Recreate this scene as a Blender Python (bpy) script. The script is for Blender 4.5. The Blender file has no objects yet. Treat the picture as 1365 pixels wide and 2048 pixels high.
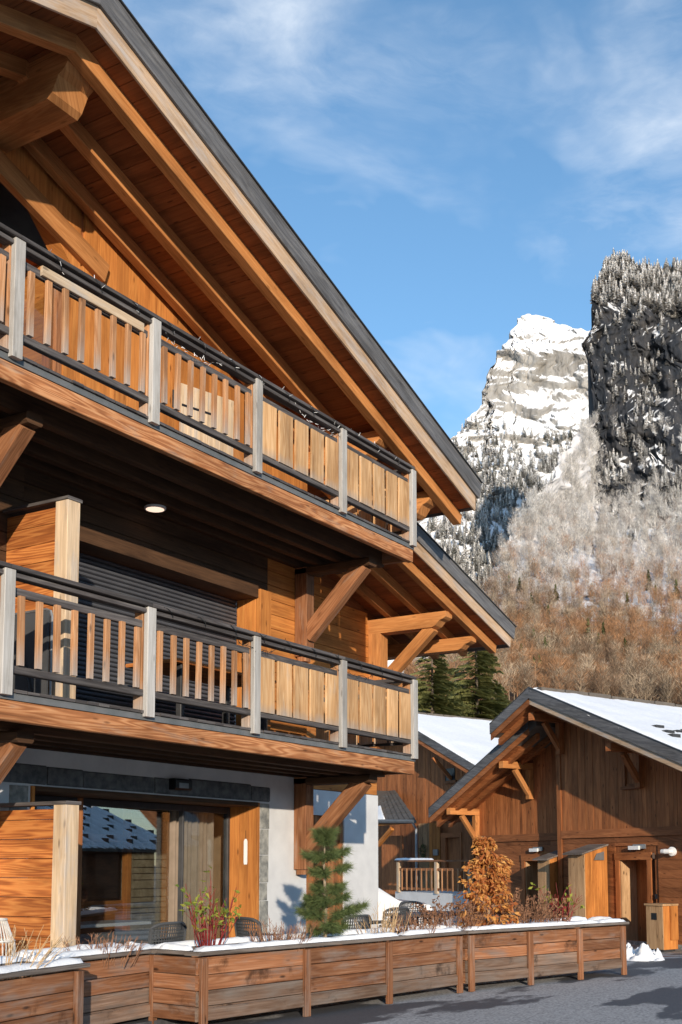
import bpy, math, random
import numpy as np
from mathutils import Vector, Matrix
random.seed(7); rng = np.random.default_rng(7)
R = math.radians
sc = bpy.context.scene
col = sc.collection

# ------------------------------------------------------------------ camera
# world X runs along the big chalet's facade (away from the camera), Y into the building, Z up
F, PITCH, YAW, HZ, CAMZ = 2366.0, R(6.2), R(32.1), 1729.0, 1.8      # focal length and horizon in photo pixels
CX = 682.5; CY = HZ - F * math.tan(PITCH)
FW = Vector((math.cos(YAW) * math.cos(PITCH), math.sin(YAW) * math.cos(PITCH), math.sin(PITCH)))
RT = Vector((math.sin(YAW), -math.cos(YAW), 0)); UPV = RT.cross(FW)
CAM = Vector((0, 0, CAMZ))
cd = bpy.data.cameras.new('camera'); cam = bpy.data.objects.new('camera', cd); col.objects.link(cam)
cam.matrix_world = Matrix(((RT.x, UPV.x, -FW.x, CAM.x), (RT.y, UPV.y, -FW.y, CAM.y), (RT.z, UPV.z, -FW.z, CAM.z), (0, 0, 0, 1)))
cd.sensor_fit = 'VERTICAL'; cd.sensor_height = 36; cd.lens = F / 2048 * 36
cd.shift_y = (CY - 1024) / 2048; cd.clip_start = 0.05; cd.clip_end = 8000
sc.camera = cam

# ------------------------------------------------------------------ light
SUN_TRAVEL = Vector((1.19, 1.0, -0.31)).normalized()
SUN_EL = math.asin(-SUN_TRAVEL.z); SUN_AZ = math.atan2(-SUN_TRAVEL.x, -SUN_TRAVEL.y)   # from +Y towards +X
sl = bpy.data.lights.new('sun', 'SUN'); so = bpy.data.objects.new('sun', sl); col.objects.link(so)
sl.energy = 3.3; sl.angle = R(0.5); sl.color = (1.0, 0.86, 0.69)
so.rotation_euler = SUN_TRAVEL.to_track_quat('-Z', 'Y').to_euler(); so.location = (-20, -20, 30)
sc.view_settings.view_transform = 'Standard'; sc.view_settings.look = 'None'
sc.view_settings.exposure = 0.7; sc.view_settings.gamma = 1.0
sc.cycles.use_denoising = True; sc.cycles.max_bounces = 8; sc.cycles.transparent_max_bounces = 16


def ramp(nt, fac, stops, x=0):
    r = nt.nodes.new('ShaderNodeValToRGB'); el = r.color_ramp.elements
    while len(el) < len(stops): el.new(0.5)
    for e, (p, c) in zip(el, stops):
        e.position = p; e.color = (*c, 1) if len(c) == 3 else c
    nt.links.new(fac, r.inputs[0]); return r.outputs[0]


def node(nt, kind, **kw):
    n = nt.nodes.new('ShaderNode' + kind)
    for k, v in kw.items():
        if k.startswith('i_'):
            key = k[2:]; s = n.inputs[int(key)] if key.isdigit() else n.inputs[key.replace('_', ' ')]
            if hasattr(v, 'is_linked') or isinstance(v, bpy.types.NodeSocket): nt.links.new(v, s)
            else: s.default_value = v
        else: setattr(n, k, v)
    return n


def mixc(nt, fac, a, b, blend='MIX'):
    m = nt.nodes.new('ShaderNodeMix'); m.data_type = 'RGBA'; m.blend_type = blend
    for s, v in ((m.inputs[0], fac), (m.inputs[6], a), (m.inputs[7], b)):
        if isinstance(v, bpy.types.NodeSocket): nt.links.new(v, s)
        elif isinstance(v, (int, float)): s.default_value = v
        else: s.default_value = (*v, 1)
    return m.outputs[2]


def math_(nt, op, a, b=0.0, c=None, clamp=False):
    m = nt.nodes.new('ShaderNodeMath'); m.operation = op; m.use_clamp = clamp
    for i, v in enumerate((a, b, c)):
        if v is None: continue
        if isinstance(v, bpy.types.NodeSocket): nt.links.new(v, m.inputs[i])
        else: m.inputs[i].default_value = v
    return m.outputs[0]


# sky: physical sky with thin procedural cirrus
wd = bpy.data.worlds.new('World'); sc.world = wd; wd.use_nodes = True
nt = wd.node_tree; nt.nodes.clear()
sky = node(nt, 'TexSky', sky_type='NISHITA', sun_disc=False, sun_elevation=SUN_EL, sun_rotation=SUN_AZ,
           altitude=900, air_density=1.0, dust_density=0.3, ozone_density=3.0)
tc = node(nt, 'TexCoord')
def cirrus(sx, sy, sz, rot, detail, lo, hi, off):
    mp = node(nt, 'Mapping', i_Vector=tc.outputs['Generated']); mp.inputs['Scale'].default_value = (sx, sy, sz)
    mp.inputs['Rotation'].default_value = rot; mp.inputs['Location'].default_value = off
    wn = node(nt, 'TexNoise', i_Vector=mp.outputs[0], i_Scale=1.6, i_Detail=4.0)
    add = node(nt, 'MixRGB', blend_type='ADD', i_0=0.55, i_1=mp.outputs[0], i_2=wn.outputs['Color'])
    n = node(nt, 'TexNoise', i_Vector=add.outputs[0], i_Scale=2.2, i_Detail=detail, i_Roughness=0.62)
    return ramp(nt, n.outputs[0], [(lo, (0, 0, 0)), (hi, (1, 1, 1))])
c1 = cirrus(2.0, 2.0, 5.5, (0.25, 0.5, 0.2), 9.0, 0.40, 0.68, (3.1, 0.4, 0.9))
c2 = cirrus(1.2, 1.2, 2.4, (0.0, -0.4, 0.5), 5.0, 0.46, 0.74, (6.6, 5.5, 0.9))
cl = math_(nt, 'MULTIPLY', c2, math_(nt, 'MULTIPLY_ADD', c1, .9, .06)); cl = math_(nt, 'MULTIPLY', cl, 0.9, clamp=True)
hs = node(nt, 'HueSaturation', i_Hue=0.492, i_Saturation=1.0, i_Value=1.03, i_Color=sky.outputs[0])
skyc = mixc(nt, cl, hs.outputs[0], (4.5, 4.75, 5.0))
bg = node(nt, 'Background', i_Color=skyc, i_Strength=0.15)
nt.links.new(bg.outputs[0], node(nt, 'OutputWorld').inputs[0])


def ray(x, y): return FW + RT * ((x - CX) / F) - UPV * ((y - CY) / F)
def onY(x, y, Y): d = ray(x, y); return CAM + d * (Y / d.y)
def onX(x, y, X): d = ray(x, y); return CAM + d * (X / d.x)
def onZ(x, y, Z): d = ray(x, y); return CAM + d * ((Z - CAMZ) / d.z)
FH = Vector((math.cos(YAW), math.sin(YAW), 0))
def far(x, y, dist):
    d = ray(x, y); return CAM + d * (dist / d.dot(FH))

# ------------------------------------------------------------------ materials
MATS = {}
def new_mat(name, rough=0.8, spec=0.3):
    m = bpy.data.materials.new(name); m.use_nodes = True; n = m.node_tree; n.nodes.clear()
    b = node(n, 'BsdfPrincipled'); b.inputs['Roughness'].default_value = rough
    b.inputs['Specular IOR Level'].default_value = spec
    o = node(n, 'OutputMaterial'); n.links.new(b.outputs[0], o.inputs[0]); MATS[name] = m
    return m, n, b


def bump(n, b, h, strength=0.3, dist=0.01):
    bm = node(n, 'Bump', i_Strength=strength, i_Distance=dist, i_Height=h); n.links.new(bm.outputs[0], b.inputs['Normal'])


def wood(name, dark, mid, light, grain=(1.3, 26.0), knots=0.6, grey=None, wear=0.0, wear_end=None, rough=0.75, vary=0.25, figure=0.5, stain=0.0):
    """plank wood: UV u runs along the grain in metres, v across; every piece shifts by its own random number"""
    m, n, b = new_mat(name, rough, 0.25)
    uv = node(n, 'UVMap'); oi = node(n, 'ObjectInfo')
    sh = node(n, 'CombineXYZ', i_X=math_(n, 'MULTIPLY', oi.outputs['Random'], 37.0), i_Y=math_(n, 'MULTIPLY', oi.outputs['Random'], 91.0))
    p = node(n, 'VectorMath', operation='ADD', i_0=uv.outputs[0], i_1=sh.outputs[0]).outputs[0]
    def mapped(sx, sy):
        mp = node(n, 'Mapping', i_Vector=p); mp.inputs['Scale'].default_value = (sx, sy, 1); return mp.outputs[0]
    warp = node(n, 'TexNoise', i_Vector=mapped(1.1, 5.0), i_Scale=1.0, i_Detail=2.0)
    gv = node(n, 'VectorMath', operation='MULTIPLY_ADD', i_0=warp.outputs['Color'], i_1=(0.6, 0.8 * 2.2, 0), i_2=mapped(*grain)).outputs[0]
    g = node(n, 'TexNoise', i_Vector=gv, i_Scale=1.0, i_Detail=4.0, i_Roughness=0.6)
    # cathedral figure: rings cut by the board
    fg = node(n, 'TexNoise', i_Vector=mapped(0.45, 6.5), i_Scale=1.0, i_Detail=2.5, i_Roughness=0.45)
    fs = math_(n, 'SINE', math_(n, 'MULTIPLY', fg.outputs[0], 88.0)); fs = math_(n, 'MULTIPLY_ADD', fs, 0.36, 0.5)
    f = math_(n, 'ADD', math_(n, 'MULTIPLY', g.outputs[0], 1 - figure * .6), math_(n, 'MULTIPLY', fs, figure * .6))
    c = ramp(n, f, [(0.18, dark), (0.5, mid), (0.82, light)])
    kn = node(n, 'TexVoronoi', i_Vector=mapped(2.6, 9.0), i_Scale=1.0, i_Randomness=1.0)
    k = ramp(n, kn.outputs['Distance'], [(0.06, (1, 1, 1)), (0.15, (0, 0, 0))])
    kf = math_(n, 'MULTIPLY', k, knots)
    c = mixc(n, kf, c, tuple(x * 0.35 for x in dark))
    mo = node(n, 'TexNoise', i_Vector=mapped(0.7, 3.0), i_Scale=1.0, i_Detail=6.0, i_Roughness=0.62)      # broad weathering blotches
    c = mixc(n, 1.0, c, ramp(n, mo.outputs[0], [(0.30, (0.56, 0.53, 0.50)), (0.52, (1, 1, 1)), (0.72, (1.16, 1.17, 1.2))]), 'MULTIPLY')
    ck = node(n, 'TexNoise', i_Vector=mapped(0.9, 75.0), i_Scale=1.0, i_Detail=3.0, i_Roughness=0.6)       # fine drying checks
    c = mixc(n, math_(n, 'MULTIPLY', ramp(n, ck.outputs[0], [(0.62, (0, 0, 0)), (0.72, (1, 1, 1))]), .55), c, tuple(x * 0.3 for x in dark))
    var = math_(n, 'MULTIPLY_ADD', oi.outputs['Random'], vary * 2, 1 - vary)
    c = mixc(n, 1.0, c, node(n, 'CombineColor', i_0=var, i_1=var, i_2=var).outputs[0], 'MULTIPLY')
    if grey:
        w = node(n, 'TexNoise', i_Vector=mapped(1.6, 7.0), i_Scale=1.0, i_Detail=5.0, i_Roughness=0.65)
        wf = ramp(n, w.outputs[0], [(0.62 - wear * 0.45, (0, 0, 0)), (0.86 - wear * 0.45, (1, 1, 1))])
        gc = ramp(n, g.outputs[0], [(0.25, tuple(x * 0.62 for x in grey)), (0.7, grey)])
        if wear_end:      # weathering that creeps up from the u = 0 end (rain splash on the foot of a board)
            sx = node(n, 'SeparateXYZ', i_0=uv.outputs[0])
            e = math_(n, 'DIVIDE', math_(n, 'SUBTRACT', math_(n, 'MULTIPLY_ADD', w.outputs[0], wear_end * 1.6, 0.0), sx.outputs[0]), wear_end)
            wf = math_(n, 'MAXIMUM', wf, math_(n, 'MULTIPLY', e, 1.0, clamp=True))
        c = mixc(n, math_(n, 'MULTIPLY', wf, 0.92), c, gc)
    if stain:             # dark water stains with their own ragged shapes
        sn = node(n, 'TexNoise', i_Vector=mapped(1.2, 1.0), i_Scale=1.3, i_Detail=7.0, i_Roughness=0.7)
        sf = ramp(n, sn.outputs[0], [(0.56, (0, 0, 0)), (0.66, (1, 1, 1))])
        c = mixc(n, math_(n, 'MULTIPLY', sf, stain), c, tuple(x * 0.22 for x in mid))
    n.links.new(c, b.inputs['Base Color'])
    bump(n, b, f, 0.25, 0.004)
    return m


def simple(name, c1, c2=None, scale=8.0, rough=0.8, bumpy=0.0, metal=0.0, bump_scale=None, detail=6.0, spec=0.3, lo=0.35, hi=0.65, dist=0.01):
    m, n, b = new_mat(name, rough, spec); b.inputs['Metallic'].default_value = metal
    tcn = node(n, 'TexCoord'); geo = node(n, 'NewGeometry')
    ns = node(n, 'TexNoise', i_Vector=geo.outputs['Position'], i_Scale=scale, i_Detail=detail, i_Roughness=0.6)
    n.links.new(ramp(n, ns.outputs[0], [(lo, c1), (hi, c2 or c1)]), b.inputs['Base Color'])
    if bumpy:
        nb = node(n, 'TexNoise', i_Vector=geo.outputs['Position'], i_Scale=bump_scale or scale * 3, i_Detail=5.0)
        bump(n, b, nb.outputs[0], bumpy, dist)
    return m


wood('larch', (0.32, 0.108, 0.026), (0.47, 0.178, 0.043), (0.60, 0.265, 0.07), knots=0.75, vary=0.16, figure=0.25)
wood('larch_beam', (0.33, 0.13, 0.04), (0.49, 0.205, 0.065), (0.62, 0.30, 0.11), knots=0.5, vary=0.10, figure=0.35)
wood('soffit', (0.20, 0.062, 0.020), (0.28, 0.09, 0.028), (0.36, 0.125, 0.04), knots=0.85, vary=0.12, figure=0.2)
wood('fascia_wood', (0.20, 0.07, 0.025), (0.44, 0.18, 0.07), (0.64, 0.34, 0.165), grain=(0.9, 30), knots=0.6, vary=0.08, figure=0.75, grey=(0.34, 0.27, 0.21), wear=0.16)
wood('screen_wood', (0.17, 0.042, 0.011), (0.42, 0.14, 0.034), (0.60, 0.25, 0.07), grain=(1.0, 18), knots=0.2, vary=0.2, figure=0.7)
wood('pale_wood', (0.36, 0.26, 0.17), (0.54, 0.40, 0.26), (0.68, 0.54, 0.38), knots=0.7, vary=0.15, figure=0.3, grey=(0.48, 0.45, 0.42), wear=0.30)
wood('post_grey', (0.27, 0.255, 0.235), (0.41, 0.395, 0.37), (0.53, 0.515, 0.49), knots=0.5, vary=0.12, figure=0.25)
wood('baluster_wood', (0.28, 0.125, 0.05), (0.43, 0.215, 0.10), (0.56, 0.335, 0.185), knots=0.8, vary=0.2, figure=0.4, grey=(0.44, 0.40, 0.36), wear=0.12, wear_end=0.35)
wood('board_wood', (0.38, 0.185, 0.07), (0.57, 0.335, 0.155), (0.70, 0.48, 0.275), grain=(0.9, 20), knots=0.15, vary=0.14, figure=0.55, grey=(0.42, 0.35, 0.29), wear=0.08, wear_end=0.14)
wood('dark_rail', (0.03, 0.027, 0.028), (0.085, 0.076, 0.074), (0.19, 0.175, 0.165), knots=0.2, vary=0.2, figure=0.3)
wood('grey_fascia', (0.06, 0.06, 0.065), (0.13, 0.13, 0.135), (0.24, 0.235, 0.23), grain=(0.9, 20), knots=0.3, vary=0.12, figure=0.4)
wood('light_fascia', (0.36, 0.21, 0.11), (0.52, 0.36, 0.23), (0.64, 0.49, 0.36), knots=0.4, vary=0.1, figure=0.3, grey=(0.50, 0.46, 0.43), wear=0.32)
wood('shed_board', (0.19, 0.06, 0.020), (0.35, 0.125, 0.042), (0.49, 0.20, 0.072), knots=0.95, vary=0.20, figure=0.25)
wood('shed_dark', (0.15, 0.05, 0.018), (0.27, 0.098, 0.035), (0.38, 0.15, 0.056), knots=0.7, vary=0.25, figure=0.35)
wood('cabinet_wood', (0.30, 0.17, 0.08), (0.44, 0.27, 0.14), (0.56, 0.37, 0.21), knots=0.9, vary=0.12, figure=0.3)
wood('planter_wood', (0.10, 0.038, 0.016), (0.24, 0.10, 0.045), (0.40, 0.22, 0.125), grain=(0.9, 42), knots=0.9, vary=0.34, figure=0.28, grey=(0.25, 0.20, 0.17), wear=0.30, stain=0.85)
wood('planter_grey', (0.10, 0.055, 0.035), (0.20, 0.125, 0.085), (0.33, 0.235, 0.175), grain=(0.9, 42), knots=0.8, vary=0.3, figure=0.25, grey=(0.20, 0.165, 0.14), wear=0.42, stain=0.95)
wood('cap_wood', (0.075, 0.06, 0.05), (0.15, 0.125, 0.108), (0.25, 0.215, 0.19), knots=0.3, vary=0.2, figure=0.3)
wood('old_beam', (0.14, 0.052, 0.022), (0.26, 0.11, 0.048), (0.38, 0.19, 0.095), knots=0.5, vary=0.12, figure=0.5, grey=(0.30, 0.24, 0.2), wear=0.1)
wood('shaded_wood', (0.035, 0.018, 0.009), (0.075, 0.038, 0.019), (0.12, 0.06, 0.03), knots=0.4, vary=0.2, figure=0.3)  # shade below the balconies put into the wood's colour
wood('door_red', (0.20, 0.075, 0.03), (0.31, 0.125, 0.05), (0.40, 0.17, 0.07), knots=0.3, vary=0.1, figure=0.3)
simple('plaster', (0.56, 0.57, 0.58), (0.64, 0.65, 0.655), 3.0, 0.95, 0.35, bump_scale=60, dist=0.006)
simple('metal_grey', (0.11, 0.12, 0.125), (0.15, 0.155, 0.16), 5, 0.55)
simple('dark_metal', (0.03, 0.031, 0.033), (0.05, 0.05, 0.052), 5, 0.5)
simple('zinc', (0.22, 0.23, 0.24), (0.3, 0.31, 0.32), 5, 0.45, metal=0.6)
simple('roof_metal', (0.10, 0.085, 0.07), (0.14, 0.12, 0.10), 4, 0.6)
simple('stone', (0.15, 0.155, 0.15), (0.36, 0.355, 0.32), 9, 0.9, 0.7, bump_scale=25)
simple('stone_shaded', (0.07, 0.075, 0.08), (0.16, 0.165, 0.165), 9, 0.9, 0.7, bump_scale=25)  # copy of stone for the lintel, darkened to carry the balcony's shade
simple('stone_room', (0.20, 0.17, 0.11), (0.36, 0.31, 0.22), 9, 0.9, 0.7, bump_scale=25)
simple('shutter', (0.075, 0.078, 0.09), (0.095, 0.098, 0.11), 3, 0.45)
simple('plastic_grey', (0.055, 0.058, 0.062), (0.07, 0.073, 0.078), 4, 0.55)
simple('slate', (0.045, 0.045, 0.05), (0.09, 0.09, 0.095), 7, 0.8, 0.3)
simple('plastic_white', (0.75, 0.76, 0.77), None, 4, 0.4)
simple('black', (0.012, 0.012, 0.014), None, 4, 0.4)
simple('soil', (0.05, 0.036, 0.026), (0.10, 0.07, 0.05), 20, 1.0, 0.8)
simple('wicker', (0.55, 0.50, 0.44), (0.75, 0.71, 0.65), 12, 0.8)
simple('curtain', (0.20, 0.155, 0.115), (0.25, 0.195, 0.15), 6, 0.9)
simple('sofa_grey', (0.20, 0.21, 0.22), (0.26, 0.27, 0.28), 6, 0.95)
simple('room_wall', (0.18, 0.12, 0.07), (0.22, 0.15, 0.09), 6, 0.9)
simple('bark', (0.09, 0.07, 0.055), (0.18, 0.145, 0.115), 30, 0.95, 0.5)
simple('pale_bark', (0.24, 0.19, 0.13), (0.34, 0.27, 0.2), 30, 0.9, 0.4)
simple('red_stem', (0.15, 0.018, 0.018), (0.26, 0.035, 0.03), 20, 0.55)
simple('brown_stem', (0.14, 0.065, 0.035), (0.27, 0.14, 0.08), 20, 0.85)
simple('straw_stem', (0.34, 0.22, 0.11), (0.48, 0.34, 0.19), 20, 0.85)
simple('wire', (0.02, 0.022, 0.022), None, 5, 0.5)
simple('car_paint', (0.55, 0.58, 0.62), None, 5, 0.25, spec=0.6)
simple('tyre', (0.02, 0.02, 0.02), None, 5, 0.9)

# snow
m, n, b = new_mat('snow', 0.65, 0.2)
geo = node(n, 'NewGeometry')
ns = node(n, 'TexNoise', i_Vector=geo.outputs['Position'], i_Scale=9.0, i_Detail=8.0, i_Roughness=0.7)
n.links.new(ramp(n, ns.outputs[0], [(0.3, (0.80, 0.82, 0.85)), (0.7, (0.90, 0.91, 0.92))]), b.inputs['Base Color'])
nb = node(n, 'TexNoise', i_Vector=geo.outputs['Position'], i_Scale=45.0, i_Detail=6.0)
bump(n, b, nb.outputs[0], 0.5, 0.012)
# glass: clear with the reflection of what stands opposite
def glass_mat(name, f0, tint=(0.9, 0.93, 0.93)):
    m = bpy.data.materials.new(name); m.use_nodes = True; n = m.node_tree; n.nodes.clear()
    geo = node(n, 'NewGeometry'); dt = node(n, 'VectorMath', operation='DOT_PRODUCT', i_0=geo.outputs['Incoming'], i_1=geo.outputs['Normal']).outputs['Value']
    gz = math_(n, 'POWER', math_(n, 'SUBTRACT', 1.0, math_(n, 'ABSOLUTE', dt)), 5.0); fr = math_(n, 'MULTIPLY_ADD', gz, 1 - f0, f0)
    tr = node(n, 'BsdfTransparent', i_Color=(*tint, 1)); gl = node(n, 'BsdfGlossy', i_Roughness=0.0)
    mx = node(n, 'MixShader', i_0=fr, i_1=tr.outputs[0], i_2=gl.outputs[0])
    n.links.new(mx.outputs[0], node(n, 'OutputMaterial').inputs[0]); MATS[name] = m
glass_mat('glass', 0.26, (0.92, 0.94, 0.94))
glass_mat('glass_clear', 0.04, (0.9, 0.92, 0.92))
glass_mat('lamp_glass', 0.04)
m, n, b = new_mat('lamp_lit', 0.5); b.inputs['Base Color'].default_value = (0.8, 0.7, 0.62, 1)
b.inputs['Emission Color'].default_value = (1.0, 0.72, 0.55, 1); b.inputs['Emission Strength'].default_value = 0.75
# asphalt with wet patches and bleached grit
m, n, b = new_mat('asphalt', 0.9, 0.3)
geo = node(n, 'NewGeometry')
fine = node(n, 'TexNoise', i_Vector=geo.outputs['Position'], i_Scale=38.0, i_Detail=5.0)
big = node(n, 'TexNoise', i_Vector=geo.outputs['Position'], i_Scale=0.5, i_Detail=4.0)
base = mixc(n, big.outputs[0], (0.31, 0.303, 0.30), (0.42, 0.412, 0.405))
grit = ramp(n, fine.outputs[0], [(0.30, (0.55, 0.55, 0.55)), (0.72, (1.45, 1.45, 1.45))])
base = mixc(n, 1.0, base, grit, 'MULTIPLY')
wm = node(n, 'Mapping', i_Vector=geo.outputs['Position']); wm.inputs['Rotation'].default_value = (0, 0, -0.2); wm.inputs['Scale'].default_value = (0.45, 1.1, 1)
wet = node(n, 'TexNoise', i_Vector=wm.outputs[0], i_Scale=0.9, i_Detail=7.0, i_Roughness=0.55)
sp = node(n, 'SeparateXYZ', i_0=geo.outputs['Position'])
wf = ramp(n, wet.outputs[0], [(0.50, (0, 0, 0)), (0.535, (1, 1, 1))])
col_ = mixc(n, math_(n, 'MULTIPLY', wf, 0.9), base, (0.06, 0.062, 0.07))
n.links.new(col_, b.inputs['Base Color'])
n.links.new(math_(n, 'MULTIPLY_ADD', wf, -0.25, 0.92), b.inputs['Roughness'])
bump(n, b, fine.outputs[0], 0.5, 0.006)


def leafy(name, c1, c2, trans=0.35, rough=0.6):
    m, n, b = new_mat(name, rough, 0.3)
    at = node(n, 'Attribute', attribute_name='tint'); at.attribute_type = 'GEOMETRY'
    sx = node(n, 'SeparateColor', i_0=at.outputs['Color'])
    c = mixc(n, sx.outputs[0], c1, c2); n.links.new(c, b.inputs['Base Color'])
    if trans:
        tl = node(n, 'BsdfTranslucent', i_Color=c); mx = node(n, 'MixShader', i_0=trans, i_1=b.outputs[0], i_2=tl.outputs[0])
        out = [k for k in n.nodes if k.type == 'OUTPUT_MATERIAL'][0]; n.links.new(mx.outputs[0], out.inputs[0])
leafy('pine_needles', (0.06, 0.10, 0.035), (0.24, 0.29, 0.11), 0.3)
leafy('spruce_needles', (0.10, 0.12, 0.04), (0.34, 0.33, 0.12), 0.35)
leafy('beech_leaves', (0.42, 0.13, 0.04), (0.78, 0.42, 0.12), 0.4)
leafy('green_leaves', (0.13, 0.20, 0.03), (0.42, 0.42, 0.07), 0.4)
m, n, b = new_mat('far_trees', 0.9, 0.1)      # far woods: every tree carries its own colour, frosted ones nearly white
at = node(n, 'Attribute', attribute_name='tint'); n.links.new(at.outputs['Color'], b.inputs['Base Color'])


# ------------------------------------------------------------------ geometry helpers
WLOC = {}
def link(o, parent=None, wloc=(0, 0, 0)):
    col.objects.link(o); w = Vector(wloc); WLOC[o.name] = w
    if parent is not None:
        o.parent = parent; o.location = w - WLOC[parent.name]
    else: o.location = w
    return o


def tag(o, label=None, cat=None, group=None, kind=None):
    if label: o['label'] = label
    if cat: o['category'] = cat
    if group: o['group'] = group
    if kind: o['kind'] = kind
    return o


def empty(name, loc=(0, 0, 0), label=None, cat=None, group=None):
    o = bpy.data.objects.new(name, None); o.empty_display_size = 0.2; link(o, None, loc)
    return tag(o, label, cat, group)


def make(name, verts, faces, mat, parent=None, uvs=None, smooth=False, origin=None, tint=None):
    v = np.asarray(verts, dtype=np.float64).reshape(-1, 3)
    org = np.array(origin if origin is not None else (v.min(0) + v.max(0)) / 2)
    me = bpy.data.meshes.new(name)
    if isinstance(faces, np.ndarray):
        k = faces.shape[1]; nf = len(faces)
        me.vertices.add(len(v)); me.vertices.foreach_set('co', (v - org).astype(np.float32).ravel())
        me.loops.add(nf * k); me.loops.foreach_set('vertex_index', faces.astype(np.int32).ravel())
        me.polygons.add(nf); me.polygons.foreach_set('loop_start', np.arange(nf, dtype=np.int32) * k)
        me.update(calc_edges=True)
    else:
        me.from_pydata((v - org).tolist(), [], faces)
    if uvs is not None:
        l = me.uv_layers.new(name='UVMap'); l.data.foreach_set('uv', np.asarray(uvs, dtype=np.float32).ravel())
    if tint is not None:
        a = me.color_attributes.new('tint', 'FLOAT_COLOR', 'POINT'); t = np.ones((len(v), 4), np.float32); tt = np.asarray(tint)
        t[:, :3] = tt if tt.ndim == 2 else tt[:, None]
        a.data.foreach_set('color', t.ravel())
    me.materials.append(MATS[mat] if isinstance(mat, str) else mat)
    if smooth: me.polygons.foreach_set('use_smooth', [True] * len(me.polygons))
    o = bpy.data.objects.new(name, me)
    return link(o, parent, org)


def prism(name, parent, a, b, w, h, mat, up=(0, 0, 1), ch=0.004, cut=None, taper=1.0):
    """rectangular timber from a to b (centre line), w across, h along up, edges chamfered; UV u follows the length.
    cut = (da, db): slides the top of each end along the length (mitre)."""
    a, b, up = Vector(a), Vector(b), Vector(up); L = (b - a).length; d = (b - a) / L
    s = d.cross(up).normalized(); up = s.cross(d).normalized()
    hw, hh = w / 2, h / 2; c = min(ch, hw * .45, hh * .45)
    sec = [(-hw, -hh + c), (-hw + c, -hh), (hw - c, -hh), (hw, -hh + c), (hw, hh - c), (hw - c, hh), (-hw + c, hh), (-hw, hh - c)]
    if c <= 0: sec = [(-hw, -hh), (hw, -hh), (hw, hh), (-hw, hh)]
    k = len(sec); V = []
    for e, (p, sg) in enumerate(((a, 0), (b, 1))):
        t = 1.0 if e == 0 else taper
        for x, y in sec:
            off = (cut[e] * (y / h + .5)) if cut else 0
            V.append(p + s * (x * t) + up * (y * t) + d * off)
    per = [0.0]
    for i in range(k):
        p, q = sec[i], sec[(i + 1) % k]; per.append(per[-1] + math.hypot(p[0] - q[0], p[1] - q[1]))
    fs, uv = [], []
    for i in range(k):
        j = (i + 1) % k; fs.append((i, j, k + j, k + i)); uv += [(0, per[i]), (0, per[i + 1]), (L, per[i + 1]), (L, per[i])]
    fs.append(tuple(range(k - 1, -1, -1))); uv += [(sec[i][0] * 0.3, sec[i][1]) for i in range(k - 1, -1, -1)]
    fs.append(tuple(range(k, 2 * k))); uv += [(L + sec[i][0] * 0.3, sec[i][1]) for i in range(k)]
    # normals: a x-right section wound so that sides face outwards
    return make(name, V, [f[::-1] for f in fs], mat, parent, [u for f_, u in zip(fs, _split(uv, fs)) for u in u[::-1]], origin=(a + b) / 2)


def _split(uv, fs):
    out, i = [], 0
    for f in fs: out.append(uv[i:i + len(f)]); i += len(f)
    return out


def box(name, parent, x0, x1, y0, y1, z0, z1, mat, g='x', ch=0.004):
    cx, cy, cz = (x0 + x1) / 2, (y0 + y1) / 2, (z0 + z1) / 2
    if g == 'x': return prism(name, parent, (x0, cy, cz), (x1, cy, cz), y1 - y0, z1 - z0, mat, ch=ch)
    if g == 'y': return prism(name, parent, (cx, y0, cz), (cx, y1, cz), x1 - x0, z1 - z0, mat, ch=ch)
    return prism(name, parent, (cx, cy, z0), (cx, cy, z1), x1 - x0, y1 - y0, mat, up=(0, 1, 0), ch=ch)


def slab(name, parent, poly, ext, mat, g=None):
    """closed prism: polygon (3D points) extruded by ext; UV in metres along g (grain) and across"""
    P = [Vector(p) for p in poly]; E = Vector(ext); k = len(P)
    nrm = (P[1] - P[0]).cross(P[2] - P[1])
    if nrm.dot(E) > 0: P = P[::-1]
    V = P + [p + E for p in P]
    fs = [tuple(range(k)), tuple(range(2 * k - 1, k - 1, -1))] + [(i, k + i, k + (i + 1) % k, (i + 1) % k) for i in range(k)]
    G = Vector(g).normalized() if g else Vector((0, 0, 1)); N = E.normalized()
    A = N.cross(G)
    if A.length < 1e-3: A = N.orthogonal().normalized(); N = N.cross(A)
    A.normalize()
    uv = [(V[i].dot(G), V[i].dot(A) + V[i].dot(N)) for f in fs for i in f]
    return make(name, V, fs, mat, parent, uv)


def tube(pts, rad, k=5, cap=True):
    """verts, quads of a tube through pts; rad scalar or list"""
    pts = [Vector(p) for p in pts]; m = len(pts); rad = [rad] * m if isinstance(rad, (int, float)) else rad
    V, Fc = [], []; ref = None
    for i, p in enumerate(pts):
        d = (pts[min(i + 1, m - 1)] - pts[max(i - 1, 0)]).normalized()
        s = d.orthogonal().normalized() if ref is None else (ref - d * ref.dot(d)).normalized()
        ref = s; t = d.cross(s)
        for j in range(k):
            a = 2 * math.pi * j / k; V.append(p + (s * math.cos(a) + t * math.sin(a)) * rad[i])
    for i in range(m - 1):
        for j in range(k):
            Fc.append((i * k + j, i * k + (j + 1) % k, (i + 1) * k + (j + 1) % k, (i + 1) * k + j))
    if cap: Fc += [tuple(range(k - 1, -1, -1)), tuple(range((m - 1) * k, m * k))]
    return V, Fc


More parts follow.
